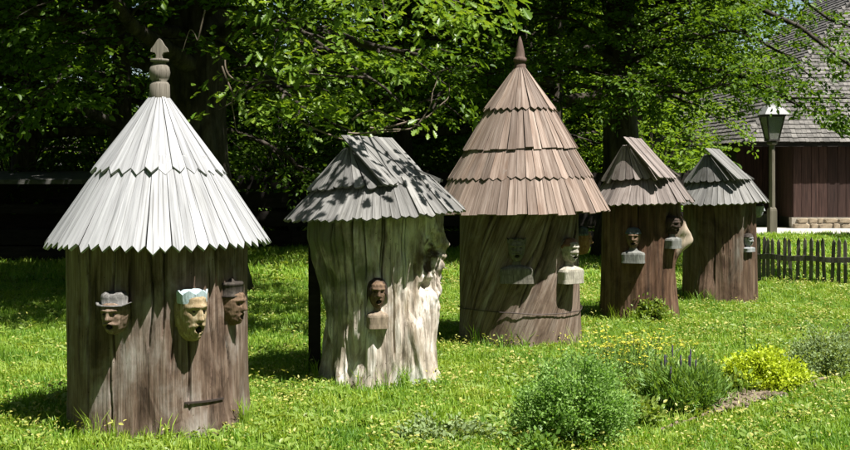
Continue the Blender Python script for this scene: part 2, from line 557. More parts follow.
def cone_tier(roof, n, zt, rt, zb, rb, m, tip, tipd, th, rg, lift=0.0, tilt=0.0, skip=None, ang0=0.0, over=0.06, lenj=0.02, w=0.985, top_off=None):
    """one ring of roof boards between (rt, zt) and (rb, zb); tilt shears the lower edge with x"""
    me = None
    for k in range(n):
        a = ang0 + 2 * math.pi * k / n
        if skip and skip(a):
            continue
        ca, sa = math.cos(a), math.sin(a)
        zb2 = zb + tilt * rb * ca
        zt2 = zt + tilt * rt * ca
        p0 = Vector((rt * ca, rt * sa, zt2))
        if top_off is not None:
            p0 = p0 + top_off
        p1 = Vector((rb * ca, rb * sa, zb2))
        d = (p1 - p0)
        L = d.length
        d.normalize()
        if me is None:
            L0 = L + over
            wb, wt = 2 * math.pi * rb / n * w, max(2 * math.pi * max(rt - over * (rb - rt) / L, 0.012) / n * w, 0.006)
            me = board_mesh('board', L0, wb, wt, th, tip, tipd, m)
        tang = Vector((-sa, ca, 0))
        outw = d.cross(tang)
        if outw.dot(Vector((ca, sa, 0))) < 0:
            outw = -outw
        zax = -d
        xax = outw.cross(zax)
        mat = Matrix(((xax.x, outw.x, zax.x), (xax.y, outw.y, zax.y), (xax.z, outw.z, zax.z))).to_4x4()
        o = link('board', me, roof)
        jr = Matrix.Rotation(rg.normal(0, 0.006), 4, 'Y') @ Matrix.Rotation(rg.normal(0, 0.010), 4, 'X')
        top = p0 - d * over + outw * (lift + abs(rg.normal(0, 0.0025)))
        o.matrix_basis = Matrix.Translation(top) @ mat @ jr @ Matrix.Diagonal((rg.uniform(.96, 1.005), rg.uniform(.8, 1.3), (L + over + rg.normal(0, lenj)) / L0, 1))


def roof_core(name, parent, prof, tilt=0.0, n=40):
    b = MB()
    b.lathe(prof, n)
    b.v = [(x, y, z + tilt * x) for x, y, z in b.v]
    return b.build(name, M['under'], parent)


# ------------------------------------------------------------------ hive logs
def log_mesh(name, Rf, H, m, seed, ang_amp=0.05, ridge=0.012, cracks=8, twist=0.0, extra=None, NT=200, NZ=90, cdepth=0.05):
    """a hollow tree section: Rf(theta, z) base radius; theta 0 faces the camera, + to the right"""
    rg = random.Random(seed)
    cr = [(rg.uniform(-math.pi, math.pi), rg.uniform(0, H * .7), rg.uniform(.25, .9) * H, rg.uniform(.007, .022), rg.uniform(.5, 1)) for _ in range(cracks)]
    V = []
    for j in range(NZ + 1):
        z = H * j / NZ
        for i in range(NT):
            th = -math.pi + 2 * math.pi * i / NT
            t2 = th + twist * z
            r = Rf(th, z)
            r += ang_amp * nz(math.cos(t2) * 1.3 + seed, math.sin(t2) * 1.3, z * 0.5)
            r += ridge * nz(math.cos(t2) * 7 + seed, math.sin(t2) * 7, z * 0.9)
            r += ridge * 0.6 * nz(math.cos(t2) * 22 + seed, math.sin(t2) * 22, z * 1.6)
            for (ca, z0, ln, wd, dp) in cr:
                if z0 - .04 < z < z0 + ln:
                    dd = (t2 - ca - 0.06 * nz(ca * 9, z * 3, seed) + math.pi) % (2 * math.pi) - math.pi
                    if abs(dd) < wd:
                        q = min(1, (z - z0 + .04) / .12, (z0 + ln - z) / .15)
                        r -= cdepth * dp * max(q, 0) * max(0, 1 - abs(dd) / wd)
            if extra:
                r += extra(th, z)
            zz = z
            if j == 0:
                zz = -0.04
            V.append((r * math.sin(th), -r * math.cos(th), zz))
    V = np.array(V)
    idx = np.arange((NZ + 1) * NT).reshape(NZ + 1, NT)
    a, bb = idx[:-1], idx[1:]
    f = np.stack([a, np.roll(a, -1, 1), np.roll(bb, -1, 1), bb], -1).reshape(-1, 4)
    return fast_mesh(name, V, f, m, True)


def gb(th, z, t0, z0, st, sz):
    d = (th - t0 + math.pi) % (2 * math.pi) - math.pi
    return math.exp(-(d / st) ** 2 - ((z - z0) / sz) ** 2)


# ------------------------------------------------------------------ carved heads
def face_mat(name, c1, c2, rough=0.8, sc=40):
    return wood_mat(name, [tuple(a * .6 for a in c1), c1, c2], (sc, sc, sc * .22), rnd=0.0, bump=0.6, dark_lines=True, rough=rough,
                    patch=tuple(a * .75 for a in c1), patch_scale=18, patch_lo=.56, patch_hi=.64)


def head_mesh(w, h, d, m, moustache=0.0, beard=0.0, mouth=1.0, nose=1.0, jaw=1.0, na=40, ntt=46):
    T = np.linspace(0, 1, ntt)
    A = np.linspace(-R(112), R(112), na)
    kw = ([0, .05, .15, .32, .5, .66, .82, .93, 1], [.2 * jaw, .45 * jaw, .70 * jaw, .88, .98, 1, .93, .7, .12])
    kd = ([0, .05, .15, .32, .5, .66, .82, .93, 1], [.45, .72, .84, .90, .94, 1, .95, .72, .2])
    V = np.zeros((ntt, na, 3))
    for j, t in enumerate(T):
        ww, dd = np.interp(t, *kw) * w / 2, np.interp(t, *kd) * d
        s, c = np.sin(A), np.cos(A)
        x = ww * np.sign(s) * np.abs(s) ** 0.85
        y = dd * np.sign(c) * np.abs(c) ** 0.8
        X = x / w
        ax = np.abs(X)
        front = np.clip(c * 1.6, 0, 1)
        e = np.zeros_like(X)
        g = lambda q, sg: np.exp(-(q / sg) ** 2)
        up = np.clip((t - .375) / .035, 0, 1)
        na_ = np.clip((.70 - t) / .26, 0, 1)
        e += nose * up * (.05 + .20 * na_) * (t < .72) * g(X, .055 + .055 * na_ ** 2)
        e += .075 * g(t - .675, .035) * g(ax - .2, .18)
        e -= .12 * g(t - .59, .05) * g(ax - .21, .10)
        e += .035 * g(t - .585, .022) * g(ax - .21, .065)
        e += .03 * g(t - .43, .08) * g(ax - .27, .10)
        rho = np.sqrt((X / .14) ** 2 + ((t - .245) / .068) ** 2)
        e += mouth * .055 * np.exp(-((rho - 1.2) / .32) ** 2)
        e -= mouth * .30 * np.clip((1.05 - rho) / .45, 0, 1)
        e += .06 * g(t - .075, .06) * g(X, .17)
        e -= .03 * g(t - .155, .025) * g(X, .15)
        if moustache:
            tc = .345 - .35 * ax ** 1.4
            e += moustache * .10 * g(t - tc, .035) * (ax < .34) * np.clip((.36 - ax) / .1, 0, 1) * (1 - .5 * g(X, .03))
        if beard:
            e += beard * (.10 + .03 * np.sin(X * 60 + t * 20)) * np.clip((.2 - t) / .1, 0, 1)
        y = y + e * w * front
        V[j, :, 0], V[j, :, 1], V[j, :, 2] = x, y, (t - .45) * h
    for j in range(ntt):
        for i in range(na):
            p = V[j, i] / w
            q = .035 * nz(p[0] * 7 + h * 90, p[1] * 7, p[2] * 7) + .02 * nz(p[0] * 17, p[1] * 17 + h * 70, p[2] * 11)
            V[j, i, 1] += q * w
            V[j, i, 0] *= 1 + q * .8
    idx = np.arange(ntt * na).reshape(ntt, na)
    f = np.stack([idx[:-1, :-1], idx[:-1, 1:], idx[1:, 1:], idx[1:, :-1]], -1).reshape(-1, 4)[:, ::-1]
    return fast_mesh('carved_face', V.reshape(-1, 3), f, m, False)


def ellip(b, c, r, n=16, mrow=10, mat=None):
    v, f = [], []
    for j in range(mrow + 1):
        p = -math.pi / 2 + math.pi * j / mrow
        for i in range(n):
            a = 2 * math.pi * i / n
            q = Vector((c[0] + r[0] * math.cos(p) * math.cos(a), c[1] + r[1] * math.cos(p) * math.sin(a), c[2] + r[2] * math.sin(p)))
            v.append(mat @ q if mat else q)
    for j in range(mrow):
        for i in range(n):
            i2 = (i + 1) % n
            f.append((j * n + i, j * n + i2, (j + 1) * n + i2, (j + 1) * n + i))
    b.add(v, f)


def place_face(hive, Rf, th, z, w, h, d, m, label, hat=None, hat_m=None, bust=None, bust_m=None, yaw=0.0, sink=0.35, eye_m=None, **kw):
    r = Rf(th, z)
    o = link('carved_face', head_mesh(w, h, d, m, **kw), hive, (math.sin(th) * (r - sink * d), -math.cos(th) * (r - sink * d), z))
    o.rotation_euler = (0, 0, th + math.pi + yaw)
    o['label'] = label
    b = MB()
    ellip(b, (0, d * .80, (.245 - .45) * h), (w * .115, d * .10, h * .056))
    b.build('mouth_shade_plug', M['hole'], o, True)  # solid dark plug stands in for the shade inside the mouth
    for s in (-1, 1):
        b = MB()
        ellip(b, (s * w * .205, d * .865, (.582 - .45) * h), (w * .055, d * .07, h * .014), 10, 6)
        b.build('eye', eye_m or M['hole'], o, True)
    zt = (.78 - .45) * h
    b = MB()
    if hat == 'brim':
        prof = [(.30, 0), (.66, .0), (.71, .02), (.66, .05), (.50, .06), (.53, .30), (.48, .44), (.34, .52), (.1, .46)]
        b.lathe([(r_ * w, z_ * w) for r_, z_ in prof], 28)
        b.v = [(x, y * .98 + d * .34, z_ + zt + 0.5 * max(0, abs(x) / w - .5) * w - (0.05 * w if z_ > .3 * w and abs(x) < .15 * w else 0)) for x, y, z_ in b.v]
        b.build('hat', hat_m, o, True)
    elif hat == 'crown':
        n = 28
        z0, z1, z2 = zt - .05 * h, zt + .12 * h, zt + .20 * h
        v, f = [], []
        for k in range(n):
            a = 2 * math.pi * k / n
            saw = abs((k / n * 7) % 1 - .5) * 2
            for rr, zz in ((.53, z0), (.56, z1 + (z2 - z1) * saw), (.49, z1 + (z2 - z1) * saw * .97), (.47, z0)):
                v.append((rr * w * math.cos(a), rr * d * 1.0 * math.sin(a) + d * .32, zz))
        for k in range(n):
            k2 = (k + 1) % n
            for q in range(4):
                f.append((k * 4 + q, k2 * 4 + q, k2 * 4 + (q + 1) % 4, k * 4 + (q + 1) % 4))
        b.add(v, f)
        b.build('crown', hat_m, o)
        b = MB()
        b.lathe([(.50 * w, z0 + .01), (.49 * w, z1 + .02 * h), (.3 * w, z1 + .08 * h), (.05 * w, z1 + .09 * h)], 20)
        b.v = [(x, y * d / w * 1.05 + d * .3, z_) for x, y, z_ in b.v]
        b.build('cap', hat_m, o, True)
    elif hat == 'tall':
        b.lathe([(q[0] * w, q[1] * h) for q in [(.3, 0), (.56, .0), (.58, .03), (.53, .06), (.54, .30), (.58, .33), (.55, .38), (.2, .40), (.12, .46), (.05, .48)]], 22)
        b.v = [(x, y * .95 + d * .25, z_ + zt - .02 * h) for x, y, z_ in b.v]
        b.build('hat', hat_m, o, True)
    elif hat == 'cap':
        b.lathe([(q[0] * w, q[1] * h) for q in [(.3, 0), (.555, .0), (.575, .04), (.55, .09), (.53, .10), (.47, .22), (.33, .31), (.12, .35)]], 22)
        b.v = [(x, y * .98 + d * .3, z_ + zt - .06 * h) for x, y, z_ in b.v]
        b.build('cap', hat_m, o, True)
    elif hat == 'hair':
        v, f = [], []
        nn = 20
        for j in range(9):
            t = j / 8
            for i in range(nn + 1):
                a = R(-125) + R(250) * i / nn
                low = .60 - .55 * min(1, (abs(a) / R(125)) ** 2.2 * 1.6)
                zz = (low + (1.04 - low) * t)
                rr = math.sqrt(max(0, 1 - max(0, (zz - .62) / .43) ** 2)) * (0.60 + .015 * math.sin(i * 2.2))
                v.append((rr * w * math.sin(a), rr * 1.02 * d * 1.25 * math.cos(a) * (0.86 if abs(a) < R(45) else .8) + d * .22, (zz - .45) * h))
        for j in range(8):
            for i in range(nn):
                q = j * (nn + 1) + i
                f.append((q, q + 1, q + nn + 2, q + nn + 1))
        b.add(v, f)
        b.build('hair', hat_m, o, True)
    elif hat == 'band':
        b.lathe([(.50 * w, .0), (.555 * w, .01 * h), (.57 * w, .06 * h), (.555 * w, .11 * h), (.52 * w, .13 * h), (.44 * w, .26 * h), (.25 * w, .33 * h), (.05 * w, .36 * h)], 24)
        b.v = [(x, y * d / w * 1.12 + d * .27, z_ + zt - .08 * h - (y < 0) * 0.02) for x, y, z_ in b.v]
        b.build('headband', hat_m, o, True)
    if bust:
        bw, bh = bust
        b = MB()
        z0 = -.40 * h
        pr = [(.30, .0), (.33, -.10), (.40, -.20), (.66, -.28), (.93, -.36), (1, -.46), (.97, -.8), (1.0, -1), (.94, -1.01)]
        n = 26
        v, f = [], []
        for q, (s, zz) in enumerate(pr):
            for k in range(n):
                a = 2 * math.pi * k / n
                ca, sa = math.cos(a), math.sin(a)
                ex = .42 if s > .6 else 1
                v.append((s * bw / 2 * math.copysign(abs(ca) ** ex, ca), d * (.42 + .30 * (s > .5)) * s ** .4 * math.copysign(abs(sa) ** ex, sa) + d * .22, z0 + zz * bh))
        for q in range(len(pr) - 1):
            for k in range(n):
                k2 = (k + 1) % n
                f.append((q * n + k, (q + 1) * n + k, (q + 1) * n + k2, q * n + k2))
        f.append(tuple((len(pr) - 1) * n + k for k in range(n))[::-1])
        b.add(v, f)
        b.build('bust_shoulders', bust_m or m, o, False)
    return o


FM = {
    'greybrown': face_mat('carved_grey_brown', (0.16, 0.11, 0.075), (0.30, 0.23, 0.17)),
    'greyhat': face_mat('carved_grey_hat', (0.11, 0.105, 0.098), (0.25, 0.24, 0.225)),
    'ochre': face_mat('carved_ochre_paint', (0.27, 0.20, 0.11), (0.46, 0.395, 0.27)),
    'whiteblue': face_mat('carved_pale_blue_paint', (0.36, 0.45, 0.47), (0.58, 0.63, 0.63)),
    'dark': face_mat('carved_dark_wood', (0.035, 0.028, 0.022), (0.09, 0.075, 0.06)),
    'brown': face_mat('carved_brown_wood', (0.12, 0.075, 0.045), (0.24, 0.16, 0.10)),
    'umber': face_mat('carved_umber_hair', (0.04, 0.026, 0.018), (0.09, 0.06, 0.04)),
    'tan': face_mat('carved_tan_wood', (0.22, 0.17, 0.12), (0.36, 0.29, 0.21)),
    'greygreen': face_mat('carved_grey_green_paint', (0.13, 0.12, 0.095), (0.26, 0.24, 0.20)),
    'plaster': face_mat('carved_cream_paint', (0.34, 0.31, 0.25), (0.56, 0.52, 0.44)),
    'redband': face_mat('carved_russet_paint', (0.20, 0.10, 0.065), (0.34, 0.19, 0.13)),
    'orange': face_mat('carved_orange_wood', (0.20, 0.10, 0.045), (0.36, 0.21, 0.10)),
    'bluecap': face_mat('carved_blue_grey_paint', (0.07, 0.085, 0.085), (0.145, 0.17, 0.165)),
    'palegrey': face_mat('carved_pale_grey_blue', (0.15, 0.15, 0.135), (0.27, 0.27, 0.245)),
    'white': face_mat('carved_white_paint', (0.26, 0.27, 0.27), (0.42, 0.43, 0.42)),
}

GH = 'carved log beehives standing in a row'


def finish_hive(o, z):
    return o


# hive 1: the nearest, silver pointed roof, three faces ------------------------------------
h1 = thing('log_hive', 'nearest brown log beehive with pointed silvery two-tier roof and three carved faces', 'beehive', (-1.669, 7.42, 0), GH)


def R1(th, z):
    c, s = abs(math.cos(th)), abs(math.sin(th))
    e = 2.5
    r = 0.545 / ((c ** e + s ** e) ** (1 / e))
    r *= 1.0 + 0.03 * math.exp(-z / 0.12) + 0.03 * math.sin(th) * (.7 - z)
    return r * (0.95 if math.cos(th) > 0.4 else 1.0) if False else r * (1 - 0.06 * max(0, math.cos(th)) ** 2)


lg1 = link('hollow_log', log_mesh('hollow_log', R1, 1.20, M['log1'], 11, 0.05, 0.0035, cracks=44, NT=600), h1)
r1 = roof_core('roof', h1, [(0.02, 2.02), (0.40, 1.53), (0.63, 1.125), (0.50, 1.12)])
rg1 = np.random.default_rng(1)
cone_tier(r1, 58, 1.60, 0.350, 1.095, 0.672, M['board_silver'], 'v', 0.042, 0.018, rg1, lift=0.004, lenj=0.007)
cone_tier(r1, 30, 2.00, 0.052, 1.53, 0.392, M['board_silver'], 'v', 0.045, 0.014, rg1, lift=0.014, lenj=0.007, over=0.03)
b = MB()
b.lathe([(.062, 2.00), (.065, 2.02), (.063, 2.105), (.052, 2.12), (.045, 2.125), (.060, 2.145), (.066, 2.18), (.060, 2.215), (.04, 2.235), (.036, 2.245), (.058, 2.25), (.058, 2.265), (.02, 2.27)], 24)
fo = b.build('finial', M['finial'], h1, True)
sil = [(-.022, 2.268), (.022, 2.268), (.018, 2.29), (.026, 2.305), (.055, 2.312), (.05, 2.33), (.03, 2.355), (.012, 2.385), (0, 2.395), (-.012, 2.385), (-.03, 2.355), (-.05, 2.33), (-.055, 2.312), (-.026, 2.305), (-.018, 2.29)]
b = MB()
n = len(sil)
b.add([(x, -.016, z) for x, z in sil] + [(x, .016, z) for x, z in sil], [tuple(range(n)), tuple(range(n, 2 * n))[::-1]] + [(i, i + n, (i + 1) % n + n, (i + 1) % n) for i in range(n)])
b.build('spade_tip', M['finial'], fo)
place_face(h1, R1, R(-14), 0.715, .15, .215, .15, FM['greybrown'], 'carved face with drooping moustache under a brimmed hat', 'brim', FM['greyhat'], moustache=1.1, yaw=R(6), sink=-.05)
place_face(h1, R1, R(31), 0.705, .168, .31, .15, FM['ochre'], 'carved ochre face under a pale blue and white crown', 'crown', FM['whiteblue'], moustache=.5, yaw=R(10), eye_m=FM['umber'], sink=.2)
place_face(h1, R1, R(63), 0.73, .145, .23, .125, FM['brown'], 'carved face in a tall hat at the right edge', 'tall', FM['dark'], yaw=R(8), sink=.42)
b = MB()
pts = []
for i in range(9):
    th = R(28) + R(25) * i / 8
    rr = R1(th, .2) + .004
    pts.append((rr * math.sin(th), -rr * math.cos(th), .20))
for (p, q) in zip(pts[:-1], pts[1:]):
    mt = Matrix.Translation((0, 0, 0))
    b.add([(p[0], p[1], 0.196), (q[0], q[1], 0.196), (q[0], q[1], .207), (p[0], p[1], .207), (p[0] * .96, p[1] * .96, 0.196), (q[0] * .96, q[1] * .96, 0.196), (q[0] * .96, q[1] * .96, .207), (p[0] * .96, p[1] * .96, .207)], [(0, 1, 2, 3), (0, 4, 5, 1), (3, 2, 6, 7)])
b.build('iron_strap', M['iron'], h1)

# hive 3: pointed rose-brown four-tier roof ------------------------------------------------
h3 = thing('log_hive', 'grey brown log beehive with tall pointed rosy brown four-tier roof and busts', 'beehive', (0.875, 10.87, 0), GH)


def R3(th, z):
    return 0.545 * (1 + 0.03 * math.exp(-z / .2) - 0.02 * math.sin(th) * z)


link('hollow_log', log_mesh('hollow_log', R3, 1.42, M['log3'], 23, 0.014, 0.006, cracks=26, twist=-0.75, NT=480), h3)
r3 = roof_core('roof', h3, [(0.02, 2.46), (0.30, 2.06), (0.62, 1.46), (0.75, 1.18), (0.55, 1.17)])
rg3 = np.random.default_rng(3)
T3 = 0.02
cone_tier(r3, 58, 1.50, 0.625, 1.165, 0.80, M['board_rose'], 'flat', 0.02, 0.016, rg3, lift=0.003, tilt=T3, lenj=0.006)
cone_tier(r3, 50, 1.76, 0.470, 1.46, 0.648, M['board_rose'], 'v', 0.028, 0.013, rg3, lift=0.010, tilt=T3, lenj=0.004)
cone_tier(r3, 42, 2.10, 0.29, 1.73, 0.498, M['board_rose'], 'flat', 0.02, 0.013, rg3, lift=0.014, tilt=T3, lenj=0.006)
cone_tier(r3, 30, 2.46, 0.045, 2.075, 0.316, M['board_rose'], 'v', 0.03, 0.013, rg3, lift=0.018, lenj=0.004, over=.03)
b = MB()
b.lathe([(.052, 2.44), (.055, 2.46), (.055, 2.52), (.045, 2.535), (.05, 2.545), (.062, 2.555), (.062, 2.58), (.05, 2.59), (.045, 2.60), (.04, 2.65), (.02, 2.74), (.004, 2.785)], 20)
b.build('finial', M['finial_dark'], h3, True)
place_face(h3, R3, R(-8), 0.85, .155, .21, .115, FM['greygreen'], 'carved king bust with crown and moustache in shade', 'crown', FM['greygreen'], bust=(.30, .20), moustache=.8, yaw=R(6))
place_face(h3, R3, R(45), 0.83, .145, .21, .13, FM['plaster'], 'pale carved woman bust with russet headband', 'band', FM['redband'], bust=(.24, .19), nose=.9, yaw=R(-10), sink=-0.05)
place_face(h3, R3, R(100), 0.88, .15, .25, .14, FM['orange'], 'carved head in blue grey cap seen from the side', 'cap', FM['bluecap'], yaw=R(-4), sink=0.0)
b = MB()                                  # a wire that runs round the log
pts = []
for i in range(60):
    th = R(-100) + R(200) * i / 59
    zz = .30 - .012 * math.sin(th * 2) + .01 * nz(th * 3, 1, 2)
    rr = R3(th, zz) + .020
    pts.append((rr * math.sin(th), -rr * math.cos(th), zz))
b.tube(pts, [.0045] * 60, 6)
b.build('iron_wire', M['iron'], h3)


# hives with a ridge roof --------------------------------------------------------------------
ROWA = math.atan2(1.65, 1.32)              # direction of the row in plan, from +x towards depth


def ridge_roof(hive, Re, ze, Rm, zm, zc, zr, a, Lf, xo, m, seed, tilt, nsk, nup, npan):
    """conical skirt, a rounded cone above it and a small two-slope cap with its ridge along the row"""
    rg = np.random.default_rng(seed)
    roof = roof_core('roof', hive, [(0.03, zc - .03), (Rm - .03, zm - .02), (Re - .05, ze + .02), (Re * .7, ze + .01)], tilt)
    aoff = Vector((math.cos(ROWA), math.sin(ROWA), 0)) * -.26
    for v_ in roof.data.vertices:                                   # the cone leans along the row, under the cap
        if v_.co.z > zc - .06:
            v_.co += aoff
    cone_tier(roof, nsk, zm + .03, Rm - .03, ze, Re, m, 'v', .018, .017, rg, lift=.003, tilt=tilt, lenj=.008)
    front = -math.pi / 2 + (math.pi / 2 - (math.pi / 2 - ROWA))     # plan angle of the front slope normal
    front = ROWA - math.pi / 2
    cone_tier(roof, nup, zc, .05, zm, Rm + .02, m, 'round', .03, .018, rg, lift=.02, tilt=tilt, lenj=.01, over=.02, top_off=aoff,
              skip=lambda q: math.cos(q - front) > 0.86)
    er = Vector((math.cos(ROWA), math.sin(ROWA), 0))
    for s in (1,):
        ef = Vector((math.sin(ROWA), -math.cos(ROWA), 0)) * s
        zb = zm + .015
        L0 = math.hypot(Lf, zr - zb) + .03
        w = 2 * a / npan
        me = board_mesh('board', L0, w * .97, w * .97, .016, 'v', .02, m)
        d = (ef * Lf + Vector((0, 0, zb - zr))).normalized()
        outw = er.cross(d)
        if outw.z < 0:
            outw = -outw
        zax = -d
        xax = outw.cross(zax)
        mat = Matrix(((xax.x, outw.x, zax.x), (xax.y, outw.y, zax.y), (xax.z, outw.z, zax.z))).to_4x4()
        for k in range(npan):
            x = -a + w * (k + .5) + xo
            sl = .015 * nz(k * 1.7, seed, s)
            p = er * x + Vector((0, 0, zr - 0.02 * (x - xo) / a * 0.3)) + outw * (.012 + abs(rg.normal(0, .003))) - d * (.02 if s > 0 else 0.0)
            o = link('board', me, roof)
            o.matrix_basis = Matrix.Translation(p) @ mat @ Matrix.Rotation(rg.normal(0, .006), 4, 'Y') @ Matrix.Diagonal((1, 1, 1 + sl, 1))
    return roof


# hive 2: pale gnarled trunk
h2 = thing('log_hive', 'pale gnarled silver grey log beehive with low grey board roof and one bust', 'beehive', (-0.372, 8.95, 0), GH)


def R2(th, z):
    r = 0.465 * (1 - .05 * math.exp(-((z - .75) / .3) ** 2) + .06 * math.exp(-z / .12) + .04 * max(0, (z - .8)) / .4)
    r += .035 * math.exp(-z / .2) * math.cos(th * 5 + 1)
    r -= .12 * max(0, -math.sin(th)) * min(1, max(0, (1.05 - z) / .6))
    return r


def X2(th, z):
    e = 0
    e += .05 * gb(th, z, R(75), .95, .25, .2) * (1 + 1.2 * nz(th * 9, z * 14, 5))
    e += .05 * gb(th, z, R(75), .60, .25, .18) * (1 + .6 * nz(th * 10, z * 16, 8))
    e -= .12 * gb(th, z, R(60), .93, .10, .10)
    e -= .05 * gb(th, z, R(62), .70, .07, .05)
    e += .05 * gb(th, z, R(-50), .98, .5, .22)
    e += .03 * gb(th, z, R(-38), .10, .12, .16) - .03 * gb(th, z, R(-22), .2, .08, .18)
    rough = max(0, math.sin(th)) ** 2
    zone = gb(th, z, R(70), .92, .42, .26)                       # torn flank: pits and broken ledges
    pit = nz(math.cos(th) * 6.5, math.sin(th) * 6.5 + 4, z * 8)
    e += zone * (.035 * nz(math.cos(th) * 10, math.sin(th) * 10 + 1, z * 11) - .22 * max(0, pit - .12) + .02 * nz(math.cos(th) * 24, math.sin(th) * 24, z * 30))
    e += rough * .018 * nz(math.cos(th) * 7, math.sin(th) * 7 + 4, z * 2.5)
    e += .008 * nz(math.cos(th) * 16, math.sin(th) * 16 + 4, z * 7)
    e += .035 * nz(math.cos(th) * 2.2 + 1.2 * z, math.sin(th) * 2.2 + 7, z * 1.6)
    e += .010 * nz(math.cos(th) * 9 + 2 * z, math.sin(th) * 9 + 2, z * 6)
    k = max(0, nz(math.cos(th) * 3 + 9, math.sin(th) * 3, z * 2.2) - .05)      # torn sapwood edge
    e += .05 * min(k, .18) / .18 * .5
    return e


def log2_mat():
    m = wood_mat('bleached_grey_log', [(0.20, 0.18, 0.15), (0.56, 0.53, 0.475), (0.76, 0.73, 0.67)], (30, 30, 1.6), rnd=0.0, bump=1.0, patch=(0.26, 0.21, 0.13), patch_scale=3.2, patch_lo=.52, patch_hi=.7, bdist=0.025)
    nt = m.node_tree
    N, L = nt.nodes, nt.links
    B = N['Principled BSDF']
    col = B.inputs['Base Color'].links[0].from_socket
    tc = N.new('ShaderNodeTexCoord')
    sp = N.new('ShaderNodeSeparateXYZ')
    L.new(tc.outputs['Object'], sp.inputs[0])
    n = N.new('ShaderNodeTexNoise')
    n.inputs['Scale'].default_value = 5
    n.inputs['Detail'].default_value = 7
    L.new(tc.outputs['Object'], n.inputs['Vector'])
    # moss grows on the upper flank away from the sun
    a = N.new('ShaderNodeMath'); a.operation = 'MULTIPLY_ADD'; a.inputs[1].default_value = -0.55
    L.new(sp.outputs[0], a.inputs[0])
    L.new(n.outputs[0], a.inputs[2])
    c = N.new('ShaderNodeMath'); c.operation = 'MULTIPLY_ADD'; c.inputs[1].default_value = 0.32
    L.new(sp.outputs[2], c.inputs[0])
    L.new(a.outputs[0], c.inputs[2])
    r = ramp(N, [(0.78, (0, 0, 0)), (1.05, (1, 1, 1))])
    L.new(c.outputs[0], r.inputs[0])
    col = mixc(N, L, r.outputs[0], col, (0.15, 0.15, 0.085))
    # rotten brown heartwood where the flank has split open
    vm = N.new('ShaderNodeVectorMath'); vm.operation = 'DISTANCE'
    vm.inputs[1].default_value = (.40, -.24, .92)
    L.new(tc.outputs['Object'], vm.inputs[0])
    a2 = N.new('ShaderNodeMath'); a2.operation = 'MULTIPLY_ADD'; a2.inputs[1].default_value = .55
    n9 = N.new('ShaderNodeTexNoise'); n9.inputs['Scale'].default_value = 11; n9.inputs['Detail'].default_value = 5
    L.new(tc.outputs['Object'], n9.inputs['Vector'])
    L.new(n9.outputs[0], a2.inputs[0]); L.new(vm.outputs['Value'], a2.inputs[2])
    r9 = ramp(N, [(.32, (1, 1, 1)), (.40, (0, 0, 0))])
    L.new(a2.outputs[0], r9.inputs[0])
    L.new(mixc(N, L, r9.outputs[0], col, (0.09, 0.06, 0.04)), B.inputs['Base Color'])
    return m


M['log2'] = log2_mat()
link('hollow_log', log_mesh('hollow_log', R2, 1.36, M['log2'], 31, 0.05, 0.008, cracks=60, extra=X2, NT=640, NZ=130, cdepth=.085), h2)
ridge_roof(h2, .675, 1.205, .47, 1.42, 1.70, 1.785, .29, .40, -.10, M['board_grey'], 5, .055, 62, 36, 10)
place_face(h2, R2, R(3), 0.665, .125, .21, .12, FM['brown'], 'carved brown bust with dark cropped hair and open mouth', 'hair', FM['umber'], bust=(.155, .15), bust_m=FM['tan'], yaw=R(8), sink=.15)
b = MB()
for th, z, L in ((R(80), .86, .12), (R(72), .99, .07), (R(84), .73, .07), (R(66), .66, .06)):
    r = .44
    p = Vector((r * math.sin(th), -r * math.cos(th), z))
    q = Vector((math.sin(th), -math.cos(th), -.35))
    b.tube([p, p + q * L * .5, p + q * L * .9], [.022, .010, .001], 3)
b.build('splinter', M['log2'], h2)
b = MB()
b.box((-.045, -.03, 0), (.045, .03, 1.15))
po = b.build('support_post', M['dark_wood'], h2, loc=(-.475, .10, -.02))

# hive 4: reddish brown with burl
h4 = thing('log_hive', 'reddish brown log beehive with bulging burl and small mauve ridge roof', 'beehive', (2.279, 12.45, 0), GH)


def R4(th, z):
    return .395 * (1 + .04 * math.exp(-z / .15) - .04 * math.sin(th) * (1 - z))


def X4(th, z):
    return (.12 * gb(th, z, R(84), .82, .30, .13) + .06 * gb(th, z, R(66), .97, .25, .10)) * (1 + .5 * nz(th * 5, z * 8, 3)) - .04 * gb(th, z, R(84), .55, .5, .12) - .03 * gb(th, z, R(75), .35, .4, .2) - .05 * gb(th, z, R(44), 1.02, .16, .10)


def log4_mat():
    m = M['log4']
    N, L = m.node_tree.nodes, m.node_tree.links
    B = N['Principled BSDF']
    col = B.inputs['Base Color'].links[0].from_socket
    tc = N.new('ShaderNodeTexCoord')
    vm = N.new('ShaderNodeVectorMath'); vm.operation = 'DISTANCE'
    vm.inputs[1].default_value = (.50, -.12, .84)
    L.new(tc.outputs['Object'], vm.inputs[0])
    n = N.new('ShaderNodeTexNoise'); n.inputs['Scale'].default_value = 9
    L.new(tc.outputs['Object'], n.inputs['Vector'])
    a = N.new('ShaderNodeMath'); a.operation = 'MULTIPLY_ADD'; a.inputs[1].default_value = .16
    L.new(n.outputs[0], a.inputs[0]); L.new(vm.outputs['Value'], a.inputs[2])
    r = ramp(N, [(.24, (1, 1, 1)), (.33, (0, 0, 0))])
    L.new(a.outputs[0], r.inputs[0])
    L.new(mixc(N, L, r.outputs[0], col, (.36, .29, .22)), B.inputs['Base Color'])


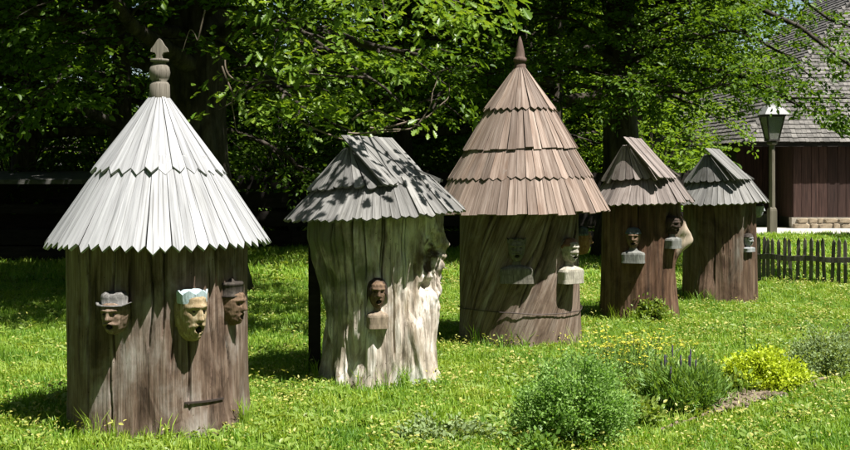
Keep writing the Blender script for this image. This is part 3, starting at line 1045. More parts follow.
log4_mat()
link('hollow_log', log_mesh('hollow_log', R4, 1.30, M['log4'], 41, .03, .012, cracks=14, extra=X4, NT=300), h4)
ridge_roof(h4, .54, 1.185, .37, 1.435, 1.775, 1.855, .19, .39, -.19, M['board_mauve'], 7, .035, 46, 28, 7)
place_face(h4, R4, R(-22), .84, .145, .20, .115, FM['brown'], 'shaded carved bust wearing a domed green blue cap', 'cap', FM['bluecap'], bust=(.24, .16), bust_m=FM['palegrey'], yaw=R(8), sink=.15)
place_face(h4, R4, R(41), .97, .14, .19, .11, FM['umber'], 'dark carved face with wide open pale mouth', 'hair', FM['umber'], bust=(.17, .15), bust_m=FM['palegrey'], yaw=R(0), sink=.15)


# hive 5: farthest
h5 = thing('log_hive', 'farthest dark brown log beehive with grey ridge roof beside the picket fence', 'beehive', (3.501, 14.05, 0), GH)


def R5(th, z):
    return .415 * (1 + .04 * math.exp(-z / .12) + .03 * math.sin(th * 2))


def X5(th, z):
    return .07 * gb(th, z, R(-38), .10, .28, .20) - .06 * gb(th, z, R(37), .74, .14, .11)


link('hollow_log', log_mesh('hollow_log', R5, 1.26, M['log5'], 53, .03, .012, cracks=14, extra=X5, NT=300), h5)
ridge_roof(h5, .555, 1.135, .37, 1.40, 1.69, 1.765, .19, .39, -.19, M['board_grey'], 9, .04, 46, 28, 7)
place_face(h5, R5, R(37), .72, .10, .14, .08, FM['white'], 'small pale carved head in a dark niche', 'cap', FM['dark'], bust=(.16, .07), bust_m=FM['white'], sink=.3)
place_face(h5, R5, R(88), 1.06, .13, .19, .11, FM['white'], 'white carved head at the right edge under the eave', 'cap', FM['umber'], sink=.0)

# stones under the hives
for i, (px, py, w, lab) in enumerate(((548, 346, .15, 'flat stone half sunk at the foot of the rosy roofed hive'),)):
    d = F * EYE / (py - HOR)
    b = MB()
    ellip(b, (0, 0, 0), (w, .09, .035), 12, 6)
    b.v = [(x * (1 + .2 * nz(x * 9, y * 9, i)), y, z + .01 * nz(x * 20, y * 20, z)) for x, y, z in b.v]
    p = P(px, py, d)
    tag(b.build('stone', M['fieldstone'], smooth=True, loc=(p.x, p.y + .06, .02)), lab, 'stone')


# ------------------------------------------------------------------ barn on the right
barn = thing('timber_barn', 'dark brown timber barn with big grey shingled hip roof', 'barn', (7.9, 29.0, 0))
CX, CY, EZ = 0.0, 0.0, 2.15                # local: corner of the eaves


def shingle_plane(o, u, v, nrm, rows, row_h, width, clip, seed, wsh=.13):
    """courses of wooden shingles: u along the eave, v up the slope"""
    rg = random.Random(seed)
    b = MB()
    for k in range(rows):
        y0 = k * row_h
        x = -rg.random() * wsh
        while x < width:
            ww = wsh * rg.uniform(.7, 1.25)
            if clip(x + ww / 2, y0):
                j = rg.uniform(-.012, .012)
                p = [o + u * (x + .003) + v * (y0 + j) + nrm * .035, o + u * (x + ww - .003) + v * (y0 + j) + nrm * .035,
                     o + u * (x + ww - .003) + v * (y0 + row_h * 1.25) + nrm * .008, o + u * (x + .003) + v * (y0 + row_h * 1.25) + nrm * .008]
                q = [a - nrm * .02 for a in p]
                b.add(p + q, [(0, 1, 2, 3), (0, 4, 5, 1), (1, 5, 6, 2), (3, 7, 4, 0)])
            x += ww
    return b


s2 = math.sqrt(.5)
# hip roof core
b = MB()
b.add([(0, 0, EZ), (9, 0, EZ), (9, 7, EZ + 7), (7, 7, EZ + 7), (0, 14, EZ), (9, 14, EZ)], [(0, 1, 2, 3), (0, 3, 4), (4, 3, 2, 5), (0, 4, 5, 1), (1, 5, 2)])
rf = b.build('roof', M['under'], barn)
sb = shingle_plane(Vector((0, -.02, EZ)), Vector((1, 0, 0)), Vector((0, s2, s2)), Vector((0, -s2, s2)), 60, .16, 9, lambda x, y: x > y * s2 - .05, 4)
kind(sb.build('shingle_courses', M['shingle'], rf), 'stuff')
sb = shingle_plane(Vector((-.02, 14, EZ)), Vector((0, -1, 0)), Vector((s2, 0, s2)), Vector((-s2, 0, s2)), 58, .16, 14, lambda x, y: x < 14 - y * s2 + .05 and x > y * s2, 5)
kind(sb.build('shingle_courses', M['shingle'], rf), 'stuff')
wl = MB()
wl.box((1.27, .34, .0), (8.8, 9.5, EZ + .1))
wl.box((-.2 + .6, 2.5, .0), (1.27, 9.5, EZ + .1))
wall = wl.build('wall', M['under'], barn)
rr = random.Random(3)
x = 1.25
while x < 4.6:                              # sunlit front planks
    w = rr.uniform(.19, .27)
    b = MB()
    b.box((0, 0, .30), (w - .012, .03 + rr.uniform(0, .01), EZ + .12))
    b.build('plank', M['barn_plank'], wall, loc=(x, .30 - rr.uniform(0, .008), 0))
    x += w
x = .42
while x < 1.22:                             # planks in the recess
    w = rr.uniform(.2, .27)
    b = MB()
    b.box((0, 0, .30), (w - .012, .03, EZ + .12))
    b.build('plank', M['barn_plank'], wall, loc=(x, 2.46, 0))
    x += w
y = .36
while y < 2.4:                              # side of the front bay
    w = .24
    b = MB()
    b.box((-.03, 0, .30), (0, w - .012, EZ + .12))
    b.build('plank', M['barn_plank'], wall, loc=(1.262, y, 0))
    y += w
fb = MB()
fb.box((1.20, .27, 0), (8.9, .5, .30))
fb.box((.35, 2.40, 0), (1.2, 2.6, .30))
found = fb.build('foundation', M['mortar'], barn)


def stone_mesh(w, h, d, seed):
    b = MB()
    rg = random.Random(seed)
    pts = []
    n = 8
    for q, (s, yy) in enumerate(((1, 0), (1, -d * .6), (.8, -d))):
        for k in range(n):
            a = 2 * math.pi * (k + .5) / n
            ca, sa = math.cos(a), math.sin(a)
            j = 1 + .12 * math.sin(k * 2.3 + seed)
            pts.append((w / 2 * s * j * math.copysign(abs(ca) ** .5, ca), yy, h / 2 * s * j * math.copysign(abs(sa) ** .5, sa)))
    f = [(q * n + k, q * n + (k + 1) % n, (q + 1) * n + (k + 1) % n, (q + 1) * n + k) for q in range(2) for k in range(n)]
    f.append(tuple(2 * n + k for k in range(n)))
    b.add(pts, f)
    return b.mesh('foundation_stone', M['stone'], False)


smesh = [stone_mesh(.30, .13, .05, i) for i in range(4)]
for row in range(2):
    x = 1.22 + .1 * row
    while x < 4.6:
        w = rr.uniform(.14, .46)
        o = link('foundation_stone', rr.choice(smesh), found, (x + w / 2, .275, .08 + row * .14))
        o.scale = (w / .31, rr.uniform(.6, 1.3), rr.uniform(.75, 1.12))
        o.rotation_euler = (0, rr.uniform(-.12, .12), 0)
        x += w
b = MB()
b.box((.02, .0, EZ - .10), (9, .05, EZ - .005))
b.box((.0, .052, EZ - .10), (.05, 14, EZ - .005))
b.build('fascia', M['dark_wood'], barn)

# ------------------------------------------------------------------ street lamp
lp = thing('street_lamp', 'old square lantern on grey wooden post in front of the barn', 'street lamp', (7.94, 27.0, 0))
b = MB()
b.lathe([(.12, 0), (.12, .55), (.11, .60), (.075, .64)], 4)
b.build('base', M['post'], lp)
b = MB()
b.lathe([(.07, .60), (.066, 2.05), (.12, 2.08), (.12, 2.12), (.06, 2.16)], 8)
b.build('post', M['post'], lp)
lan = MB()
s = .5
for k in range(4):
    a = math.pi / 4 + k * math.pi / 2
    lan.tube([(.16 * math.cos(a), .16 * math.sin(a), 2.17), (.30 * math.cos(a), .30 * math.sin(a), 2.72)], [.018, .018], 4)
lan.lathe([(.10, 2.12), (.19, 2.15), (.19, 2.18), (.1, 2.18)], 4)
lan.lathe([(.27, 2.70), (.33, 2.71), (.33, 2.74), (.27, 2.75)], 4)
lf = lan.build('lantern_frame', M['black_iron'], lp)
for k in range(4):
    a0, a1 = math.pi / 4 + k * math.pi / 2, math.pi / 4 + (k + 1) * math.pi / 2
    b = MB()
    v = [(.155 * math.cos(a0), .155 * math.sin(a0), 2.18), (.155 * math.cos(a1), .155 * math.sin(a1), 2.18), (.29 * math.cos(a1), .29 * math.sin(a1), 2.70), (.29 * math.cos(a0), .29 * math.sin(a0), 2.70)]
    b.add(v + [(x * .97, y * .97, z) for x, y, z in v], [(0, 1, 2, 3), (7, 6, 5, 4), (0, 4, 5, 1), (1, 5, 6, 2), (2, 6, 7, 3), (3, 7, 4, 0)])
    b.build('glass_pane', M['glass'], lf)
b = MB()
b.lathe([(.36, 2.745), (.42, 2.75), (.40, 2.77), (.22, 2.93), (.10, 2.97), (.09, 3.02), (.10, 3.03), (.03, 3.06)], 4)
b.build('lantern_roof', M['zinc'], lp)
for o in (lp,):
    o.rotation_euler = (0, 0, R(8))

# ------------------------------------------------------------------ picket fence
pf = thing('picket_fence', 'low dark picket fence on the lawn behind the last hive', 'fence', (4.6, 16.4, 0))
px_list = [700, 704.5, 709, 714, 719, 724, 729.5, 735, 740.5, 746, 751, 755.5, 759.5, 763.5, 768, 773, 779, 784.5, 791, 797.5, 804.5, 811, 817.5, 824.5, 832, 838.5, 845.5, 853, 861, 869, 877, 885, 893]
b = MB()
w, t_, hh = .044, .026, .62
v = [(-w / 2, -t_ / 2, 0), (w / 2, -t_ / 2, 0), (w / 2, t_ / 2, 0), (-w / 2, t_ / 2, 0), (-w / 2, -t_ / 2, hh - .05), (w / 2, -t_ / 2, hh - .05), (w / 2, t_ / 2, hh - .05), (-w / 2, t_ / 2, hh - .05), (0, -t_ / 2, hh), (0, t_ / 2, hh)]
b.add(v, [(0, 1, 5, 8, 4), (2, 3, 7, 9, 6), (1, 2, 6, 5), (3, 0, 4, 7), (5, 6, 9, 8), (7, 4, 8, 9)])
pme = b.mesh('picket', M['picket'])
rail = []
for i, px in enumerate(px_list):
    f = i / (len(px_list) - 1)
    d = 17.0 - 1.6 * f
    x = (px - 425) / F * d
    o = link('picket', pme, pf, (x - 4.6, d - 16.4, -.01))
    o.rotation_euler = (random.gauss(0, .015), random.gauss(0, .022), R(-32) + random.gauss(0, .04))
    o.scale.z = 1 + random.gauss(0, .02)
    rail.append(Vector((x - 4.6 + .01, d - 16.4 - .045, .335 + .008 * math.sin(i))))
b = MB()
v, f = [], []
for p in rail:
    v += [p + Vector((0, -.018, -.035)), p + Vector((0, .018, -.035)), p + Vector((0, .018, .035)), p + Vector((0, -.018, .035))]
for i in range(len(rail) - 1):
    for q in range(4):
        f.append((i * 4 + q, i * 4 + (q + 1) % 4, i * 4 + 4 + (q + 1) % 4, i * 4 + 4 + q))
b.add(v, f)
b.build('rail', M['picket'], pf)

# ------------------------------------------------------------------ dark shed at the left and plank fence behind
sh = thing('log_shed', 'low dark log shed with thin grey roof in shade at the left', 'shed', (-8.2, 19.3, 0))
b = MB()
b.box((-3.0, -.45, 1.33), (2.75, 1.4, 1.40), Matrix.Rotation(R(4), 4, 'X'))
b.build('roof', M['shed_roof'], sh)
for i in range(2):
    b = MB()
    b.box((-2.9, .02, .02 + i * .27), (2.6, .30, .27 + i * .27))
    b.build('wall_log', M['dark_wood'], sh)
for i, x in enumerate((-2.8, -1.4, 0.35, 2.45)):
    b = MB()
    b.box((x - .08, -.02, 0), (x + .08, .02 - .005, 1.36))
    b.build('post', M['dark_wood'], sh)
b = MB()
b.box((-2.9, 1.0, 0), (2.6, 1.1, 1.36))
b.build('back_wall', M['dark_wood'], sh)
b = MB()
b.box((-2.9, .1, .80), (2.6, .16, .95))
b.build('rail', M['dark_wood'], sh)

fe = thing('plank_fence', 'dark fence of wide horizontal planks in the shade behind the hives', 'fence', (0.4, 22.2, 0))
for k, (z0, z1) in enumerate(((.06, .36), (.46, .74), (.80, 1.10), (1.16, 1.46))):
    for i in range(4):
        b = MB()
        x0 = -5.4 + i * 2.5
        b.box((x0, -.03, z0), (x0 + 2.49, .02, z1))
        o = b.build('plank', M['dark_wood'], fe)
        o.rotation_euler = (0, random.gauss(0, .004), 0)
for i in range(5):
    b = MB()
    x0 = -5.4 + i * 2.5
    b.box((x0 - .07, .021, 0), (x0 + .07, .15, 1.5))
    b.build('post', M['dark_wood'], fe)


# ------------------------------------------------------------------ trees
def branch_line(p, d, L, nseg, droop, jit, rg):
    pts = [np.array(p, float)]
    d = np.array(d, float)
    for i in range(nseg):
        d = d / np.linalg.norm(d)
        pts.append(pts[-1] + d * L / nseg)
        d = d + rg.normal(0, jit, 3) + np.array([0, 0, -droop / nseg])
    return np.array(pts)


def poly_at(pts, t):
    q = t * (len(pts) - 1)
    i = min(int(q), len(pts) - 2)
    return pts[i] + (pts[i + 1] - pts[i]) * (q - i), pts[i + 1] - pts[i]


def make_tree(name, label, cat, base, H, r0, limbs, seed, leafm, proto=LEAF, lsize=.11, nleaf=12, twl=.4, nsec=8, nsp=5, group=None,
              lean=(0, 0), explicit=(), big_above=4.8, trunk_seg=12, flat=.55, seclen=.42, keep=None, limb_r=1.0):
    """limbs: list of (height, azimuth deg, length, rise, droop); explicit: polylines in tree-local coordinates.
    Leaf twigs that sit above big_above metres carry fewer, larger leaves (they only shade the scene)."""
    rg = np.random.default_rng(seed)
    t = thing(name, label, cat, base, group)
    b = MB()
    pts, rad = [], []
    for i in range(trunk_seg + 1):
        f = i / trunk_seg
        pts.append((lean[0] * f + .10 * r0 * math.sin(i * 1.7 + seed), lean[1] * f + .10 * r0 * math.cos(i * 1.3 + seed), -.1 + H * f))
        rad.append(r0 * (1 - .8 * f) * (1 + .45 * math.exp(-H * f / .35)))
    b.tube(pts, rad, 16)
    cs, ds, cb, db = [], [], [], []
    lines = []
    for (h, az, L, rise, droop) in limbs:
        a = R(az)
        f = min(h / H, .98)
        p = (lean[0] * f, lean[1] * f, h)
        lines.append((branch_line(p, (math.cos(a), math.sin(a), rise), L, 7, droop, .12, rg), L))
    for pl in explicit:
        pl = np.array(pl, float)
        lines.append((pl, float(np.sum(np.linalg.norm(np.diff(pl, axis=0), axis=1)))))
    for ln, L in lines:
        rr0 = min(.05 + .018 * L, r0 * .5) * limb_r
        b.tube(ln, [rr0 * (1 - .85 * i / (len(ln) - 1)) for i in range(len(ln))], 7)
        for s in range(nsec):
            tt = .22 + .78 * (s + rg.random()) / nsec
            p, d = poly_at(ln, min(tt, .999))
            d = d / np.linalg.norm(d)
            side = np.array([-d[1], d[0], 0]) * (1 if s % 2 else -1)
            dd = d * .6 + side * rg.uniform(.4, 1.1) + rg.normal(0, .2, 3) + np.array([0, 0, .05])
            l2 = L * seclen * rg.uniform(.5, 1.1) * (1.15 - .6 * tt)
            sl = branch_line(p, dd, l2, 4, .35, .16, rg)
            if p[2] < big_above and not (keep and not all(keep(q_ + np.array(base)) for q_ in sl)):
                b.tube(sl, [.02, .016, .012, .008, .004], 4, cap=False)
            for q in range(nsp):
                c, e = poly_at(sl, min(.999, .2 + .8 * (q + rg.random()) / nsp))
                c = c + rg.normal(0, .16, 3) * np.array([1, 1, .6])
                if keep and not keep(c + np.array(base)):
                    continue
                e = e / np.linalg.norm(e) + rg.normal(0, .5, 3) * np.array([1, 1, .5])
                if c[2] + base[2] < big_above:
                    cs.append(c); ds.append(e)
                else:
                    cb.append(c); db.append(e)
        c, e = poly_at(ln, .999)
        cs.append(c); ds.append(e)
    b.build('trunk', M['bark'], t, True)
    vs_, fs_ = [], []
    off = 0
    if cs:
        v, f = sprays(np.array(cs), np.array(ds), nleaf, twl, lsize, proto, flat, rg)
        vs_.append(v); fs_.append(f); off = len(v)
    me = None
    if vs_:
        cr = link('crown', fast_mesh('crown', vs_[0], fs_[0], leafm), t)
        kind(cr, 'stuff')
    if cb:
        v, f = sprays(np.array(cb), np.array(db), max(8, int(nleaf * .7)), twl * 1.4, lsize * 1.8, LEAF, flat, rg)
        cr = link('crown', fast_mesh('upper_crown', v, f, leafm), t)
        kind(cr, 'stuff')
    return t


def limb_set(rg, n, h0, h1, Lmax, az0=0, az1=360, rise=.35, droop=.5):
    out = []
    for i in range(n):
        f = (i + rg.random()) / n
        h = h0 + (h1 - h0) * f
        az = az0 + (az1 - az0) * ((i * .618 + rg.random() * .15) % 1)
        L = Lmax * (1 - .45 * f) * rg.uniform(.75, 1.1)
        out.append((h, az, L, rise + .5 * f + rg.normal(0, .1), droop * (1 - .5 * f)))
    return out


GT = 'trees of the shady wood behind the hives'
rt = np.random.default_rng(21)
# the big oak behind the first hive, reaching forward over the second
T1 = (-2.9, 15.0, 0)


def loc(t, p):
    return (p.x - t[0], p.y - t[1], p.z - t[2])


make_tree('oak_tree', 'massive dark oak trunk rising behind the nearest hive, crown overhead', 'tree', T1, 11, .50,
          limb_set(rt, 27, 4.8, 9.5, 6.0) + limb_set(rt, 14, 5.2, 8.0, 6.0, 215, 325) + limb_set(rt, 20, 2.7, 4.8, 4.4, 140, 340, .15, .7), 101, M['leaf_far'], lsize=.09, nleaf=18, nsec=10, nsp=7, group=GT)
# drooping bright oak boughs above the gap between hives one and three
ex = [
    [loc(T1, p) for p in (Vector((-2.8, 14.8, 3.6)), P(250, 10, 13.3), P(300, 30, 12.0), P(345, 62, 11.2), P(385, 88, 10.7), P(410, 112, 10.4))],
    [loc(T1, p) for p in (Vector((-2.7, 14.7, 3.2)), P(248, 62, 13.2), P(275, 85, 12.2), P(300, 105, 11.6), P(330, 122, 11.1), P(352, 132, 10.8))],
    [loc(T1, p) for p in (Vector((-2.8, 14.8, 4.2)), P(300, -40, 13.0), P(370, -25, 11.6), P(430, -8, 11.2), P(465, 12, 11.0))],
    [loc(T1, p) for p in (Vector((-2.7, 14.7, 4.4)), P(330, -100, 12.0), Vector((-.75, 10.3, 3.35)), Vector((-.35, 9.2, 3.15)), Vector((-.05, 8.5, 3.05)), Vector((.1, 8.2, 3.0)))],
]
def oak_keep(c):                            # the boughs stop short of the pointed roof
    px, py = 425 + F * c[0] / c[1], HOR - F * (c[2] - EYE) / c[1]
    if c[1] < 9.9:
        return py < -6
    return (py < 122 and px < 405) or (py < 48 and px < 490)


make_tree('oak_bough_tree', 'slender oak with bright lobed leaves hanging over the grey roofed hive', 'tree', T1[:1] + (15.6,) + T1[2:], 5.5, .16,
          [], 103, M['leaf_oak'], OAK, lsize=.112, nleaf=15, twl=.36, nsec=13, nsp=4, explicit=[[(q[0], q[1] - .6, q[2]) for q in e] for e in ex], big_above=99, seclen=.20, flat=.4, group=GT, limb_r=.45, keep=oak_keep)

T2 = (3.3, 20.0, 0)
rg_k = random.Random(5)
ex2 = [
    [loc(T2, p) for p in (Vector((3.3, 19.9, 3.3)), P(655, 66, 19.0), P(690, 68, 18.2), P(737, 73, 17.4), P(790, 98, 16.6), P(847, 98, 16.0))],
    [loc(T2, p) for p in (P(737, 75, 17.4), P(765, 90, 17.2), P(805, 108, 17.0), P(840, 122, 16.6))],
    [loc(T2, p) for p in (Vector((3.4, 19.9, 4.2)), P(720, -10, 18.0), P(800, 27, 17.0), P(850, 65, 16.4), P(880, 80, 16.0))],
    [loc(T2, p) for p in (Vector((3.4, 19.9, 4.4)), P(740, -30, 18.6), P(800, -20, 17.6), P(860, 0, 17.0))],
    [loc(T2, p) for p in (Vector((3.4, 19.9, 4.6)), P(730, -45, 19.0), P(790, -10, 18.4), P(830, 20, 18.0), P(875, 35, 17.6))],
    [loc(T2, p) for p in (Vector((3.4, 19.9, 3.9)), P(690, 20, 19.0), P(740, 30, 18.4), P(785, 55, 18.0), P(815, 80, 17.6))],
]
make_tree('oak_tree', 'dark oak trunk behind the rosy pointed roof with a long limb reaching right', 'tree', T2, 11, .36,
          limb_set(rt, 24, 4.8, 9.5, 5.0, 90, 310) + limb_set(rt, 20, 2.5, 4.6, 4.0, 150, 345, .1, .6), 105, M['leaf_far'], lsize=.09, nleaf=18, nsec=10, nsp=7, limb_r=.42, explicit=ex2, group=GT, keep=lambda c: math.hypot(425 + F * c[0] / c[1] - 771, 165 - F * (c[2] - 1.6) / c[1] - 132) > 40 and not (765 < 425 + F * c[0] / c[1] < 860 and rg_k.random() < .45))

others = [
    ('linden_tree', 'slim trunk standing just left of the dark oak behind the pointed rosy roof', (2.35, 21.4, 0), 10, .20, 18, 2.6, 4.2, M['leaf_light'], 107),
    ('maple_tree', 'thin tree at the far left above the dark log shed', (-7.0, 20.6, 0), 10, .24, 26, 2.0, 4.6, M['leaf_far'], 109),
    ('maple_tree', 'thin dark tree between the nearest hive and the grey ridge roof', (-.45, 24.0, 0), 11, .22, 24, 2.2, 4.6, M['leaf_far'], 111),
    ('linden_tree', 'pale green tree behind the long oak limb left of the barn', (4.8, 27.0, 0), 9, .22, 26, 1.9, 3.3, M['leaf_light'], 113),
    ('maple_tree', 'leafy tree filling the gap between left edge and nearest roof', (-4.9, 19.0, 0), 10, .20, 26, 2.0, 4.2, M['leaf_far'], 115),
]
for (nm, lab, p, H, r0, nl, hl, Lm, lm, sd_) in others:
    make_tree(nm, lab, 'tree', p, H, r0, limb_set(rt, nl // 2, hl, 4.8, Lm, 0, 360, .12, .6) + limb_set(rt, nl // 2 + 4, 4.8, H * .9, Lm), sd_, lm,
              lsize=.09, nleaf=17, nsec=9, nsp=7, group=GT)

# the wood beyond: whole trees, copied, with an unseen ring added to block sky light
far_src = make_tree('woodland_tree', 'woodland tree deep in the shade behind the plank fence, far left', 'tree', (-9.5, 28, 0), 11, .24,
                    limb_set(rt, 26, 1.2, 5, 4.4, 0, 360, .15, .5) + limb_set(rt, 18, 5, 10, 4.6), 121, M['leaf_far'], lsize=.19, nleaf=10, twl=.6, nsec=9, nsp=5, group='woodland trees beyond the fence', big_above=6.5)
far_spots = [(-13.5, 25, 'left beyond the log shed'), (-5.5, 30, 'behind the massive oak trunk'), (-1.5, 33, 'behind the grey roofed hive'), (2.6, 31, 'behind the rosy pointed roof'),
             (5.2, 37, 'between the oaks and the barn'), (-8, 38, 'farthest back on the left'), (0.5, 42, 'farthest back in the middle'), (9.5, 46, 'behind the barn roof'), (-16, 36, 'off to the left edge'),
             (-11, 5, 'unseen at the left side, added to block sky light'), (-15, 13, 'unseen left of the log shed, added to block sky light'), (15, 6, 'unseen at the right side, added to block sky light'), (20, 17, 'unseen right of the barn path, added to block sky light'),
             (-8, -7, 'unseen behind the viewer on the left, added to block sky light'), (-1, -11, 'unseen behind the viewer in the middle, added to block sky light'), (9, -10, 'unseen behind the viewer on the right, added to block sky light'), (-15, -2, 'unseen at the near left corner, added to block sky light'), (15, -4, 'unseen at the near right corner, added to block sky light')]
for i, (x, y, w) in enumerate(far_spots):
    c = far_src.copy()
    C.objects.link(c)
    c.location = (x, y, 0)
    c.rotation_euler = (0, 0, i * 1.9 + .7)
    s = (1 + .12 * math.sin(i * 2.7)) * (1.5 if i > 8 else 1)  # added ring trees out of view are enlarged to cut more sky light
    c.scale = (s, s, s)
    c['label'] = 'woodland tree standing ' + w
    for ch in far_src.children:
        q = ch.copy()
        C.objects.link(q)
        q.parent = c

# understorey shrubs in front of the wood
def make_shrub(name, label, base, w, h, n, lsize, lm, seed, group=None, z0=.1):
    rg = np.random.default_rng(seed)
    t = thing(name, label, 'shrub', base, group)
    b = MB()
    cs, ds = [], []
    for i in range(n):
        a = rg.uniform(0, 2 * math.pi)
        rr = math.sqrt(rg.random()) * w
        hh = h * math.sqrt(max(.05, 1 - (rr / w) ** 2)) * rg.uniform(.35, 1.05)
        tip = np.array([rr * math.cos(a), rr * math.sin(a) * .7, hh])
        if i % 3 == 0:
            b.tube([(0, 0, 0), tip * np.array([.35, .35, .6]), tip], [.02, .012, .004], 4, cap=False)
        cs.append(tip)
        ds.append(np.array([math.cos(a), math.sin(a), .2]) + rg.normal(0, .5, 3))
    b.build('stem', M['bark'], t)
    v, f = sprays(np.array(cs), np.array(ds), 10, .35, lsize, LEAF, .55, rg)
    kind(link('foliage', fast_mesh('foliage', v, f, lm), t), 'stuff')
    return t


for i, (px, d, w, h, lab) in enumerate(((20, 21.5, 1.9, 3.6, 'at the left edge behind the log shed'), (110, 22, 1.8, 3.4, 'left of the nearest roof'), (285, 24, 2.0, 3.0, 'behind the fence left of the grey roof'),
                                        (400, 25, 1.9, 3.3, 'behind the grey ridge roof'), (470, 24.5, 1.5, 2.6, 'just left of the rosy pointed roof'), (655, 25, 1.6, 3.0, 'behind the fence right of the dark oak'))):
    p = P(px, 0, d)
    make_shrub('understorey_shrub', 'leafy understorey shrub ' + lab, (p.x, d, 0), w, h, 420, .12, M['leaf_far'] if i != 5 else M['leaf_light'], 300 + i, 'shrubs under the trees')

def smooth_line(pts, seed):
    out = []
    n = len(pts)
    for i in range(n - 1):
        p0, p1, p2, p3 = pts[max(i - 1, 0)], pts[i], pts[i + 1], pts[min(i + 2, n - 1)]
        for q in range(6):
            t = q / 6
            v = .5 * ((2 * p1) + (p2 - p0) * t + (2 * p0 - 5 * p1 + 4 * p2 - p3) * t * t + (3 * p1 - p0 - 3 * p2 + p3) * t ** 3)
            out.append(v + Vector((nz(i + t, seed, 1), nz(i + t, seed, 5), nz(i + t, seed, 9))) * .02)
    return out + [pts[-1]]


hs = make_shrub('understorey_shrub', 'tall shrub deep in the wood behind the log shed', (-11, 30, 0), 3.0, 4.6, 900, .2, M['leaf_far'], 340, 'shrubs deep in the wood')
for i, (x, y, w) in enumerate(((-6.5, 33, 'behind the nearest roof'), (-2.5, 29, 'behind the gap left of the grey roof'), (1.2, 35, 'behind the grey ridge roof'), (4.6, 30, 'behind the dark oak trunk'), (7.0, 44, 'left of the barn'), (-15, 33, 'at the far left edge'), (0, 50, 'farthest away in the middle'), (-9, 46, 'farthest away on the left'))):
    c = hs.copy()
    C.objects.link(c)
    c.location = (x, y, 0)
    c.rotation_euler = (0, 0, i * 2.3 + 1)
    c.scale = (1 + .1 * (i % 3),) * 3
    c['label'] = 'tall shrub deep in the wood ' + w
    for ch in hs.children:
        q = ch.copy()
        C.objects.link(q)
        q.parent = c

# bare dead twigs in front of the oak leaves
tw = thing('dead_branch', 'bare curved dead twigs among the oak leaves above the grey ridge roof', 'branch', (0, 0, 0))
for k, pl in enumerate(([(348, 133), (380, 131), (410, 129), (428, 110), (434, 88), (440, 72)], [(370, 128), (400, 124), (425, 118), (437, 108), (448, 98), (449, 83)],
                        [(300, 122), (330, 135), (352, 140), (378, 133), (400, 131)], [(352, 120), (375, 110), (395, 118), (420, 126), (432, 122)])):
    b = MB()
    pts = smooth_line([P(x, y, 10.55 + .1 * k + .04 * i) for i, (x, y) in enumerate(pl)], k)
    b.tube(pts, [.010 - .007 * i / len(pts) for i in range(len(pts))], 5)
    b.build('twig', M['twig'], tw)
tw2 = thing('dead_branch', 'pale bare dead twigs hanging right of the nearest roof tip', 'branch', (0, 0, 0))
for k, pl in enumerate(([(225, 60), (232, 78), (255, 82), (275, 80)], [(222, 66), (234, 96), (240, 90), (262, 88)], [(234, 96), (233, 110), (236, 130)], [(205, 10), (198, 40), (190, 30), (182, 52)])):
    b = MB()
    pts = smooth_line([P(x, y, 11.6 + .05 * k) for i, (x, y) in enumerate(pl)], k + 9)
    b.tube(pts, [.009 - .006 * i / len(pts) for i in range(len(pts))], 5)
    b.build('twig', M['twig'], tw2)


# ------------------------------------------------------------------ herb bed plants
def herb(name, label, cat, px, d, w, h, n_clump, n_leaf, lsize, lm, seed, proto=OVAL, clump=.05, z0=.04, depth=.8, up=.5, group=None, nstem=40):
    rg = np.random.default_rng(seed)
    x = (px - 425) / F * d
    t = thing(name, label, cat, (x, d, 0), group)
    k = n_clump
    ns = max(nstem, k // 14)                 # leafy shoots from the crown, foliage on their upper halves
    a = rg.uniform(0, 2 * np.pi, ns)
    rr = np.sqrt(rg.random(ns)) * (1 + .14 * np.sin(a * 3 + seed) + rg.normal(0, .08, ns))
    prof = np.sqrt(np.clip(1 - np.minimum(rr, .99) ** 2.4, .03, 1))
    hz = z0 + (h - z0) * prof * rg.uniform(.58, 1.14, ns)
    tips = np.stack([rr * np.cos(a) * w / 2, rr * np.sin(a) * w / 2 * depth, hz], 1)
    si = rg.integers(0, ns, k)
    t_ = rg.uniform(.25, 1.0, k) ** .6
    c = tips[si] * np.stack([t_ ** .7, t_ ** .7, t_ ** 1.2], 1) + rg.normal(0, clump * .45, (k, 3))
    c[:, 2] = np.maximum(c[:, 2], .012)
    cc = np.repeat(c, n_leaf, 0)
    pos = cc + rg.normal(0, clump, cc.shape) * np.array([1, 1, .8])
    pos[:, 2] = np.maximum(pos[:, 2], .01)
    out = unit(cc * np.array([1, 1, .4]) + 1e-4)
    fwd = out * .7 + rg.normal(0, .6, cc.shape) + np.array([0, 0, up])
    nor = np.array([0, 0, 1.0]) + out * .5 + rg.normal(0, .6, cc.shape)
    v, f = scatter_leaves(pos, fwd, nor, lsize * rg.uniform(.6, 1.2, len(cc)), proto)
    kind(link('foliage', fast_mesh('foliage', v, f, lm), t), 'stuff')
    b = MB()
    for i in range(nstem):
        q = tips[i]
        b.tube([(q[0] * .2, q[1] * .2, -.02), (q[0] * .6, q[1] * .6, q[2] * .6), tuple(q)], [.005, .004, .002], 4, cap=False)
    b.build('stem', M['stem'], t)
    return t


